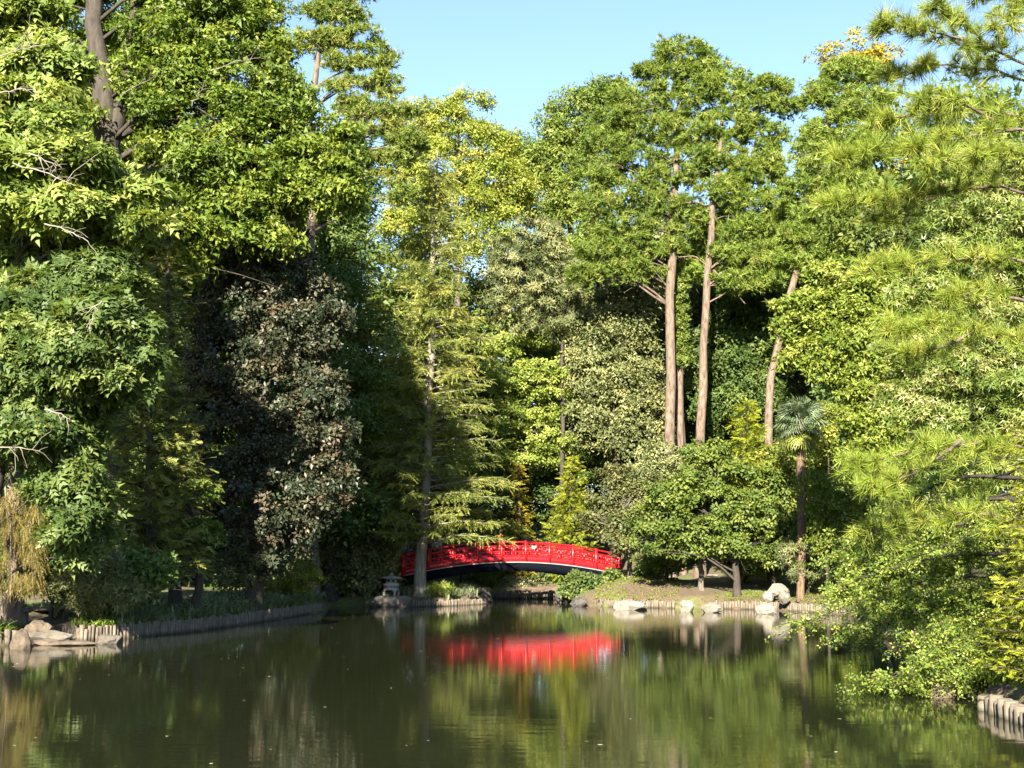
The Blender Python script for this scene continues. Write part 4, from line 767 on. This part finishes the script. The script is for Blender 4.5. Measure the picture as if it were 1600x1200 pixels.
def person(label, u, y, H, face, shirt, trous, lean=0.0, arms='rail'):
    loc = np.array([A[0], A[1]]) + ax * u + wx * y; root = empty('person', (loc[0], loc[1], dz(u) - .03), label, 'person'); root.rotation_euler = (0, 0, face)
    k = H / 1.7; c, s_ = math.cos(lean), math.sin(lean)
    def T(x, yy, z):                                   # above the hip the body leans towards -y
        if z > .93: d = z - .93; return Vector((x, yy * c - d * s_, .93 + d * c + yy * s_)) * k
        return Vector((x, yy, z)) * k
    J = dict(pel=(0, 0, .95), ch=(0, 0, 1.22), nk=(0, .01, 1.42), hd=(0, -.02, 1.50), tp=(0, -.01, 1.64))
    for sx, n_ in ((-1, 'l'), (1, 'r')):
        J.update({n_ + 'h': (sx * .09, 0, .90), n_ + 'k': (sx * .10, -.01, .49), n_ + 'a': (sx * .10, .02, .09), n_ + 't': (sx * .11, -.14, .04), n_ + 's': (sx * .18, .01, 1.36), n_ + 'e': (sx * .25, -.08, 1.12), n_ + 'w': (sx * .19, -.30, 1.06), n_ + 'f': (sx * .17, -.38, 1.05)})
    keys = list(J); idx = {q_: i_ for i_, q_ in enumerate(keys)}; V = [T(*J[q_]) for q_ in keys]
    rad = {'pel': .125, 'ch': .135, 'nk': .055, 'hd': .085, 'tp': .075, 'h': .085, 'k': .058, 'a': .042, 't': .035, 's': .058, 'e': .042, 'w': .030, 'f': .032}
    E = [('pel', 'ch'), ('ch', 'nk'), ('nk', 'hd'), ('hd', 'tp')]
    for n_ in 'lr': E += [('pel', n_ + 'h'), (n_ + 'h', n_ + 'k'), (n_ + 'k', n_ + 'a'), (n_ + 'a', n_ + 't'), ('ch', n_ + 's'), (n_ + 's', n_ + 'e'), (n_ + 'e', n_ + 'w'), (n_ + 'w', n_ + 'f')]
    skinned('body', V, [(idx[a], idx[b_]) for a, b_ in E], [rad.get(q_, rad.get(q_[1:], .05)) * k for q_ in keys], skin, root)
    sk_ = ['pel', 'ch', 'nk', 'ls', 'le', 'rs', 're']; ii = {q_: i_ for i_, q_ in enumerate(sk_)}
    skinned('shirt', [T(*J[q_]) if q_ != 'nk' else T(0, 0, 1.38) for q_ in sk_], [(ii[a], ii[b_]) for a, b_ in (('pel', 'ch'), ('ch', 'nk'), ('ch', 'ls'), ('ls', 'le'), ('ch', 'rs'), ('rs', 're'))], [x * k for x in (.15, .16, .085, .08, .062, .08, .062)], shirt, root)
    tk_ = ['pel', 'lh', 'lk', 'la', 'rh', 'rk', 'ra']; ii = {q_: i_ for i_, q_ in enumerate(tk_)}
    skinned('trousers', [T(*J[q_]) for q_ in tk_], [(0, 1), (1, 2), (2, 3), (0, 4), (4, 5), (5, 6)], [x * k for x in (.14, .105, .078, .06, .105, .078, .06)], trous, root)
    me = bpy.data.meshes.new('hair'); bm = bmesh.new(); bmesh.ops.create_uvsphere(bm, u_segments=14, v_segments=10, radius=.108 * k); bmesh.ops.delete(bm, geom=[v for v in bm.verts if v.co.y < -.03 * k and v.co.z < .035 * k], context='VERTS'); bm.to_mesh(me); bm.free()
    o = link('hair', me, hairm, root); o.location = T(0, .012, 1.585); o.scale = (.95, 1.05, 1.1); o.rotation_euler = (lean, 0, 0)
    for sx in (-1, 1):
        m = MB(); m.lathe([(0, -.012 * k), (.011 * k, 0), (0, .012 * k)], (0, 0, 0), 6); o = m.build('eye', hairm, root); o.location = T(sx * .032, -.105, 1.575)
    m = MB(); q_ = np.array(T(0, -.10, 1.545)); m.add([q_ + [-.014 * k, 0, -.02 * k], q_ + [.014 * k, 0, -.02 * k], q_ + [0, -.028 * k, -.018 * k], q_ + [0, .005, .03 * k]], [[0, 2, 3], [2, 1, 3], [0, 1, 2], [0, 3, 1]]); m.build('nose', skin, root)
person('person in an orange top with black hair standing at mid-bridge', 5.25, 1.0, 1.62, -2.0, orange, navy, .05)
person('person in a white shirt leaning over the left part of the rail', 1.75, .62, 1.66, math.atan2(ax[1], ax[0]) + .15, whitec, navy, .55)
person('dark-haired person in black beside the one in white on the bridge', 1.32, .60, 1.55, math.atan2(ax[1], ax[0]) - .2, navy, jean, .25)

# ------------------------------------------------------------------ log edging: each log a part
logm = rough_mat('weathered_log', (.045, .036, .027), (.115, .094, .071), (9, 9, 1.4), .95, .8, c3=(.17, .145, .115))
def log_mesh(seed, r_=.062, h=.62):
    r = np.random.default_rng(seed); m = MB(); m.tube([[0, 0, -.5], [r.normal() * .004, r.normal() * .004, -.1], [0, 0, h - .015], [0, 0, h]], [r_ * 1.02, r_, r_ * .98, r_ * .86], 8, True, .05, r); me = m.mesh('log'); me.materials.append(logm); return me
nt = logm.node_tree; b_ = nt.nodes['Principled BSDF']; src = b_.inputs['Base Color'].links[0].from_socket
tcn = nt.nodes.new('ShaderNodeTexCoord'); sx_ = nt.nodes.new('ShaderNodeSeparateXYZ'); nt.links.new(tcn.outputs['Object'], sx_.inputs[0])
wet = ramp(nt.nodes, [(.04, (.35, .36, .30)), (.20, (1, 1, 1))]); nt.links.new(sx_.outputs[2], wet.inputs[0])     # wet, algae-dark foot
mw = nt.nodes.new('ShaderNodeMix'); mw.data_type = 'RGBA'; mw.blend_type = 'MULTIPLY'; mw.inputs[0].default_value = 1; nt.links.new(src, mw.inputs[6]); nt.links.new(wet.outputs[0], mw.inputs[7]); nt.links.new(mw.outputs[2], b_.inputs['Base Color'])
LOGS = [log_mesh(s) for s in range(5)]
def edging(label, pts, h0, h1, step=.125, wid=1.0, inset=.0):
    pts = np.array([[*p_[:2], 0] for p_ in pts], float); L = np.linalg.norm(np.diff(pts, axis=0), axis=1).sum(); n_ = max(3, int(L / (step * wid))); pp = resample(pts, n_)
    root = empty('log_edging', pp[0], label, 'edging'); r = np.random.default_rng(n_)
    for k, p_ in enumerate(pp):
        o = link('log', LOGS[r.integers(5)], None, root); o.location = p_ - pp[0] + np.array([r.normal() * .008, r.normal() * .008, 0]); hh = h0 + (h1 - h0) * k / n_ + r.normal() * .028
        o.scale = (wid * r.uniform(.9, 1.1), wid * r.uniform(.9, 1.1), hh / .62); o.rotation_euler = (r.normal() * .03, r.normal() * .03, r.uniform(0, 6.28))
edging('long weathered log edge curving along the left bank', [G(100, 1001), G(130, 1002), G(200, 997.5), G(300, 987), G(400, 973), G(500, 956)], .42, .36)
edging('short stub of log edge at the left picture edge beside the upright rock', [G(-60, 1012), G(0, 1009), G(22, 1008)], .40, .36, wid=1.3)
edging('log edge below the lawn beginning right of the bridge', [G(902, 944.5), G(960, 948.5), G(1052, 950.5)], .36, .32)
edging('log edge along the low grass ledge on the right shore', [G(1112, 951), G(1200, 953), G(1280, 957.5), G(1320, 963)], .34, .36)
edging('sunlit log edge seen through the bridge arch', [np.array([-1.0, 76.0]), np.array([2.5, 76.4])], .42, .42)
edging('log edge at the foot of the cypress bank', [G(646, 948.2), G(700, 947.2), G(752, 944.2)], .30, .24)
edging('stout near log edge under the yew at the lower right', [G(1541, 1110), G(1580, 1124), G(1640, 1148)], .24, .28, wid=1.75)
edging('upper row of short logs behind the white boulders', [G(1176, 936, .34) + [0, .3, 0], G(1206, 938, .34) + [0, .3, 0]], .62, .62)

# ------------------------------------------------------------------ rocks
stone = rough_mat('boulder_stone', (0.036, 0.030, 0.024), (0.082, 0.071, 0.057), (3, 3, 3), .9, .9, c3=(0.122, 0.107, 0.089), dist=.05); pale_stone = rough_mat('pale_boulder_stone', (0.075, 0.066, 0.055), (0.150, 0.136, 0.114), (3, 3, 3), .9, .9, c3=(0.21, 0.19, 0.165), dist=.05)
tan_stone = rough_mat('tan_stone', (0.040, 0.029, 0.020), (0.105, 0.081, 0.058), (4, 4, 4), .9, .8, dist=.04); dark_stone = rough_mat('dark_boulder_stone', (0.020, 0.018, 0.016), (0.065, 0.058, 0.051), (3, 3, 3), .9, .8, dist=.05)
def rock(label, c, size, mat, seed, rz=0.0, amp=.30, name='boulder', flat_top=None):
    bm = bmesh.new(); bmesh.ops.create_icosphere(bm, subdivisions=4, radius=1); off = Vector((seed * 3.1, seed * 1.7, seed * .9))
    for v in bm.verts:
        p_ = v.co.copy(); k = 1 + amp * mnoise.noise(p_ * 1.1 + off) + amp * .5 * mnoise.noise(p_ * 2.6 + off) + amp * .18 * mnoise.noise(p_ * 7 + off); v.co = p_ * k
        for pl in range(5):                             # a few cleaved faces
            d = mnoise.random_unit_vector() if False else Vector((math.sin(seed * 7.3 + pl * 2.1), math.cos(seed * 3.9 + pl * 1.3), math.sin(seed + pl * 4.7) * .8)).normalized()
            e = v.co.dot(d) - .80
            if e > 0: v.co -= d * e * .9
        if flat_top is not None and v.co.z > flat_top: v.co.z = flat_top + (v.co.z - flat_top) * .12
        v.co = Vector((v.co.x * size[0], v.co.y * size[1], v.co.z * size[2]))
    me = bpy.data.meshes.new(name); bm.to_mesh(me); bm.free(); o = link(name, me, mat); o.location = c; o.rotation_euler = (0, 0, rz); tag(o, label, 'rock'); return o
def on(px, py, z=.6):
    for _ in range(4): c = G(px, py, z); z = gz(c[0], c[1])
    return np.array([c[0], c[1], z - .02])
def at(px, py, z): return G(px, py, z)
def sit(px, py, h): c = on(px, py); return c + np.array([0, .15, h * .45])
rock('upright tan rock standing in the water by the stub of log edge', at(34, 1006.5, .12), (.26, .22, .40), tan_stone, 1, .2, .2)
rock('thin flat stepping stone lying on the water at the left bank', at(104, 1005, .05), (.80, .36, .11), tan_stone, 2, .05, .12, 'stepping_stone', .5)
rock('second flat stone tucked behind the thin stepping stone', at(76, 1003, .07), (.42, .30, .11), tan_stone, 22, .1, .12, 'stepping_stone', .5)
rock('lone grey boulder out in the water in front of the left log edge', at(170, 1003, .05), (.40, .30, .22), stone, 3)
rock('sloping grey rock behind the stepping stones', at(82, 997, .16), (.66, .40, .20), stone, 4, .3)
rock('big tan boulder leaning beside the iris clump', at(60, 986, .34), (.42, .34, .30), tan_stone, 5, .5)
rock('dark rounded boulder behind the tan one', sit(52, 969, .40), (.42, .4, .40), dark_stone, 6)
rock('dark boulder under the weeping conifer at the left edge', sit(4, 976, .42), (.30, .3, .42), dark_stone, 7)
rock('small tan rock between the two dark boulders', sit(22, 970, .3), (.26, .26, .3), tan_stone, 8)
rock('broad layered slab of rock that carries the stone lantern', np.array([*G(610, 947.6, 0)[:2], .20]), (.98, .55, .44), stone, 9, .1, .16, 'boulder', .62)
rock('low pale shelf of rock left of the lantern slab', at(560, 945.5, .03), (.8, .35, .12), tan_stone, 10, 0, .2)
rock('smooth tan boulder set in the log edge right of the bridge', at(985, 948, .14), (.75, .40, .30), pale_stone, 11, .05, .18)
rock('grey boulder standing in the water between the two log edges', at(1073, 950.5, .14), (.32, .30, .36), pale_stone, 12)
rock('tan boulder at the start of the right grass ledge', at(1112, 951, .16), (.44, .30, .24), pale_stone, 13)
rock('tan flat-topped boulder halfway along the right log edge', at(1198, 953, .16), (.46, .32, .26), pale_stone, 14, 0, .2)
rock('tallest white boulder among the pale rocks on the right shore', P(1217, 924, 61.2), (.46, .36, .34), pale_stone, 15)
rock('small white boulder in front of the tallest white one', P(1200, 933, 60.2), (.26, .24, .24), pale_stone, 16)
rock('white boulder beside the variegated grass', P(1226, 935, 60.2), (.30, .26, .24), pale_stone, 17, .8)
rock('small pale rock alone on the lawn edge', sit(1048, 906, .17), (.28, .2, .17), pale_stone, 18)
rock('pointed grey rock under the right end of the bridge', sit(934, 918, .32), (.28, .25, .32), stone, 19)
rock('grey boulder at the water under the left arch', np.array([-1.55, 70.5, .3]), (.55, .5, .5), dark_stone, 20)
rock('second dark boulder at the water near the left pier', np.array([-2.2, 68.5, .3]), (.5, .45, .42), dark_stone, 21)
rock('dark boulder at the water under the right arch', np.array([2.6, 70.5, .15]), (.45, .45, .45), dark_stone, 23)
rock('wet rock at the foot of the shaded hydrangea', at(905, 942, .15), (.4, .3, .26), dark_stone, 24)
rock('low stone at the end of the cypress bank', at(742, 941.5, .06), (.5, .3, .14), stone, 25)
rock('tan rock lit at the foot of the elm', at(1500, 1060, .12), (.30, .25, .22), tan_stone, 26)
rock('tan bank rock behind the near log edge', at(1525, 1078, .10), (.26, .35, .22), tan_stone, 27)
rock('sunlit sandy rock under the elm boughs', at(1475, 1085, .05), (.26, .2, .18), tan_stone, 28)
rock('sandy rock half hidden behind the elm leaves', at(1402, 992, .1), (.36, .3, .22), tan_stone, 29)

# slab path of stepping stones on the left bank, stone step at right
for k, (px, py, sx) in enumerate([(95, 962, .55), (78, 952, .5), (105, 972, .5)]):
    z = gz(*G(px, py, .75)[:2]) + .02; c = G(px, py, z); rock(['worn path slab nearest the laceleaf maple', 'worn path slab beside the dark boulder', 'worn path slab at the end of the left log edge'][k], c, (sx, .6, .07), tan_stone, 30 + k, .2, .15, 'path_slab', .5)
c = at(1105, 893, 1.45); c[2] = gz(c[0], c[1]) + .04; rock('pale stone step on the path under the cherry', c, (.6, .5, .10), pale_stone, 33, 0, .12, 'path_slab', .5)
# stone bench
bc = G(15, 929, 1.3); bz = gz(bc[0], bc[1]); bench = empty('stone_bench', (bc[0], bc[1], bz), 'plain grey stone bench under the weeping conifer', 'bench')
m = MB(); m.box((0, 0, .44), (1.2, .42, .12)); m.build('seat', stone, bench)
for sx in (-.42, .42): m = MB(); m.box((sx, 0, .16), (.16, .36, .44)); m.build('leg', stone, bench)

# ------------------------------------------------------------------ stone lantern
lst = rough_mat('lantern_granite', (0.238, 0.221, 0.196), (0.391, 0.365, 0.327), (12, 12, 12), .9, .3); lroof = rough_mat('lantern_roof_granite', (.13, .12, .12), (.25, .24, .24), (10, 10, 10), .9, .3)
lc = np.array([*G(611, 947.2, 0)[:2], .47]); lan = empty('stone_lantern', lc, 'pale granite lantern with a wide round roof on a flat rock', 'lantern'); lan.rotation_euler = (0, 0, .5)
def arch_base():
    bm = bmesh.new(); m = MB(); n_ = 48; prof = [(.40, 0), (.42, .16), (.40, .27), (.34, .36), (.26, .40)]
    # a thick dome cut by four arched openings: rings of quads left out where the openings are
    V, Fa = [], []
    def ring(r_, z): V.extend([[r_ * math.cos(a), r_ * math.sin(a), z] for a in np.arange(n_) * 2 * math.pi / n_]); return len(V) - n_
    lev = [(.40, 0), (.415, .08), (.415, .16), (.41, .22), (.40, .27), (.35, .35), (.26, .40)]
    o_ = [ring(*q_) for q_ in lev]; i_ = [ring(q_[0] - .12, min(q_[1], .33)) for q_ in lev]
    half = [5, 5, 5, 4, 2, -1, -1]                       # half-width of the opening in segments, per level
    def isopen(j, L): d = (j % 12) - 6; return half[L] > 0 and -half[L] <= d < half[L] - 0 and half[min(L + 1, 6)] >= 0 and abs(d + .5) < half[min(L, 6)]
    for L in range(6):
        for j in range(n_):
            j2 = (j + 1) % n_
            if isopen(j, L):
                continue
            Fa.append([o_[L] + j, o_[L] + j2, o_[L + 1] + j2, o_[L + 1] + j]); Fa.append([i_[L] + j2, i_[L] + j, i_[L + 1] + j, i_[L + 1] + j2])
            if isopen(j2, L): Fa.append([o_[L] + j2, i_[L] + j2, i_[L + 1] + j2, o_[L + 1] + j2])
            if isopen((j - 1) % n_, L): Fa.append([i_[L] + j, o_[L] + j, o_[L + 1] + j, i_[L + 1] + j])
            if L > 0 and isopen(j, L - 1): Fa.append([o_[L] + j, o_[L] + j2, i_[L] + j2, i_[L] + j])
    m.add(V, Fa); m.lathe([(0, .40), (.26, .40)], (0, 0, 0), n_); return m
arch_base().build('base', lst, lan)
m = MB(); m.lathe([(0, .40), (.28, .40), (.33, .43), (.37, .47), (.37, .55), (.34, .58), (0, .58)], (0, 0, 0), 24); m.build('platform', lst, lan)
m = MB()
for k in range(6):
    a = k * math.pi / 3; M = np.array([[math.cos(a), -math.sin(a), 0], [math.sin(a), math.cos(a), 0], [0, 0, 1]]); m.box(np.array([.23 * math.cos(a), .23 * math.sin(a), .69]), (.07, .09, .22), M)
    a += math.pi / 6; M = np.array([[math.cos(a), -math.sin(a), 0], [math.sin(a), math.cos(a), 0], [0, 0, 1]])
    for zz, hh in ((.60, .04), (.765, .07)): m.box(np.array([.20 * math.cos(a), .20 * math.sin(a), zz]), (.05, .2, hh), M)
m.build('light_box', lst, lan)
m = MB(); m.lathe([(0, .795), (.50, .80), (.535, .82), (.42, .865), (.26, .90), (.14, .925), (0, .93)], (0, 0, 0), 28); m.build('roof', lroof, lan, True)
m = MB(); m.lathe([(0, .925), (.11, .93), (.135, .97), (.10, 1.01), (.045, 1.035), (.03, 1.06), (0, 1.08)], (0, 0, 0), 14); m.build('finial', lroof, lan, True)

# ------------------------------------------------------------------ grasses and ground plants
def plant(name, label, c, n_, h, mat, seed, w=.02, arch=.55, spread=.25, cat='plant', clumps=4):
    r = np.random.default_rng(seed); V, Fa, k = [], [], 0
    for i_ in range(clumps):
        v, f = blades(n_ // clumps, seed * 10 + i_, w / h, arch); v = v * h * r.uniform(.8, 1.1) + np.array([r.normal() * spread, r.normal() * spread * .6, 0]); V.append(v); Fa.append(f + k); k += len(v)
    V = np.vstack(V); Fa = np.vstack(Fa); o = link(name, mesh_np(name, V, Fa, np.clip(r.normal(.5, .2, len(Fa)), 0, 1)), mat); o.location = c; return tag(o, label, cat)
plant('iris_clump', 'upright iris leaves beside the big tan boulder at left', on(36, 985), 60, .75, LM['grass'], 1, .014, .3, .14)
plant('iris_clump', 'dense green iris clump at the waterside right of the lawn', on(1118, 945), 120, .85, LM['grass'], 2, .016, .4, .3)
plant('iris_clump', 'lower wide iris bed below the white boulders', on(1175, 942), 130, .62, LM['grass'], 3, .016, .5, .55)
plant('iris_clump', 'small dark iris clump between the tan boulder and the grey one', on(1065, 943), 80, .65, LM['lilyturf'], 4, .016, .5, .3)
plant('variegated_grass', 'pale striped grass clump right of the white boulders', on(1240, 943), 150, .8, LM['pale'], 5, .016, .6, .28)
plant('ginger_plant', 'yellow-green broad-bladed plant arching over the left log edge', on(340, 972), 34, .85, LM['lime'], 6, .05, .9, .16)
plant('bank_plant', 'leafy green plant spilling over the log edge near its left end', on(125, 982), 70, .30, LM['grass'], 7, .016, 1.0, .45)
def turf(name, label, region, n_, h, mat, seed, per=9, w=.014, arch=.8, lab_kind='stuff'):
    r = np.random.default_rng(seed); (x0, y0, x1, y1) = region; V, Fa, k = [], [], 0; tv = [blades(per, seed * 20 + i_, w / h, arch) for i_ in range(4)]; pts = []
    px = r.uniform(x0, x1, n_ * 2); py = y0(px) - r.random(n_ * 2) ** 1.3 * y1 if callable(y0) else r.uniform(y0, y1, n_ * 2); z = np.full(n_ * 2, .5)
    for _ in range(4): x, y = Gv(px, py, z); z = np.maximum(ground_z(x, y), .28)
    z = ground_z(x, y); ok = z > .2; pts = np.stack([x, y, z], 1)[ok][:n_]; n_ = len(pts)
    pts = np.array(pts); a = r.uniform(0, 6.28, n_); n__ = np.tile(UP, (n_, 1)) + r.normal(size=(n_, 3)) * .12; t_ = np.stack([np.cos(a), np.sin(a), 0 * a], 1)
    v, f, ti = scatter(tv, pts, n__, t_, h * r.uniform(.7, 1.25, n_), r.normal(.5, .15, n_), r); o = link(name, mesh_np(name, v, f, ti), mat); o['kind'] = 'stuff'; o['label'] = label; return o
def Gv(px, py, z):
    u = (px - 800) / F_PX; v = (600 - py) / F_PX; dy = CA - v * SA; dz_ = SA + v * CA; k = (z - CAM_H) / dz_; return u * k, dy * k
def sh_left(px): return np.interp(px, [86, 130, 200, 300, 400, 500], [1004, 1002, 997, 987, 973, 956]) - 13
turf('lilyturf', 'arching grey-green lilyturf covering the left bank', (190, sh_left, 500, 34), 700, .42, LM['lilyturf'], 41, 10)
turf('ground_cover', 'low green creeping plants along the left log edge', (110, sh_left, 500, 12), 420, .20, LM['grass'], 42, 8, .016, 1.1)
turf('grass', 'short dry grass of the lawn right of the bridge', (930, 905, 1060, 940), 2300, .08, LM['lime'], 43, 5, .012)
turf('grass', 'short green grass of the ledge on the right shore', (1115, 939, 1320, 947), 800, .07, LM['lime'], 44, 7, .010)
turf('grass', 'bright green grass behind the left stub of log edge', (-40, 975, 40, 995), 500, .16, LM['grass'], 45, 8, .010)
turf('ground_cover', 'grassy plants at the foot of the cypress', (560, 915, 755, 946), 900, .42, LM['lilyturf'], 46, 9)
turf('ground_cover', 'shaded low plants under the left trees', (-20, 900, 480, 945), 700, .42, LM['azalea'], 47, 8, .02, 1.0)
turf('ground_cover', 'weeds on the near right bank', (1330, 930, 1640, 1075), 900, .3, LM['elm'], 48, 8, .012, 1.0)
# fallen leaves afloat
r = np.random.default_rng(77); lv, lf = leaf_v('oval'); pts = []
while len(pts) < 170:
    p_ = np.array([r.uniform(-14, 10), 14 + 48 * r.random() ** 1.0, .006])
    if sdf(np.array([p_[0]]), np.array([p_[1]]))[0] < -.4: pts.append(p_)
n_ = len(pts); a = r.uniform(0, 6.28, n_)
v, f, ti = scatter([(lv * [1, 1, .15], lf)], np.array(pts), np.tile(UP, (n_, 1)), np.stack([np.cos(a), np.sin(a), 0 * a], 1), r.uniform(.03, .10, n_), r.normal(.45, .25, n_), r)
o = link('fallen_leaves', mesh_np('fallen_leaves', v, f, ti), LM['float']); o['kind'] = 'stuff'; o['label'] = 'pale fallen leaves floating on the pond'
print('TRIS', sum(len(me.polygons) for me in bpy.data.meshes), 'OBJ', len(S.objects))
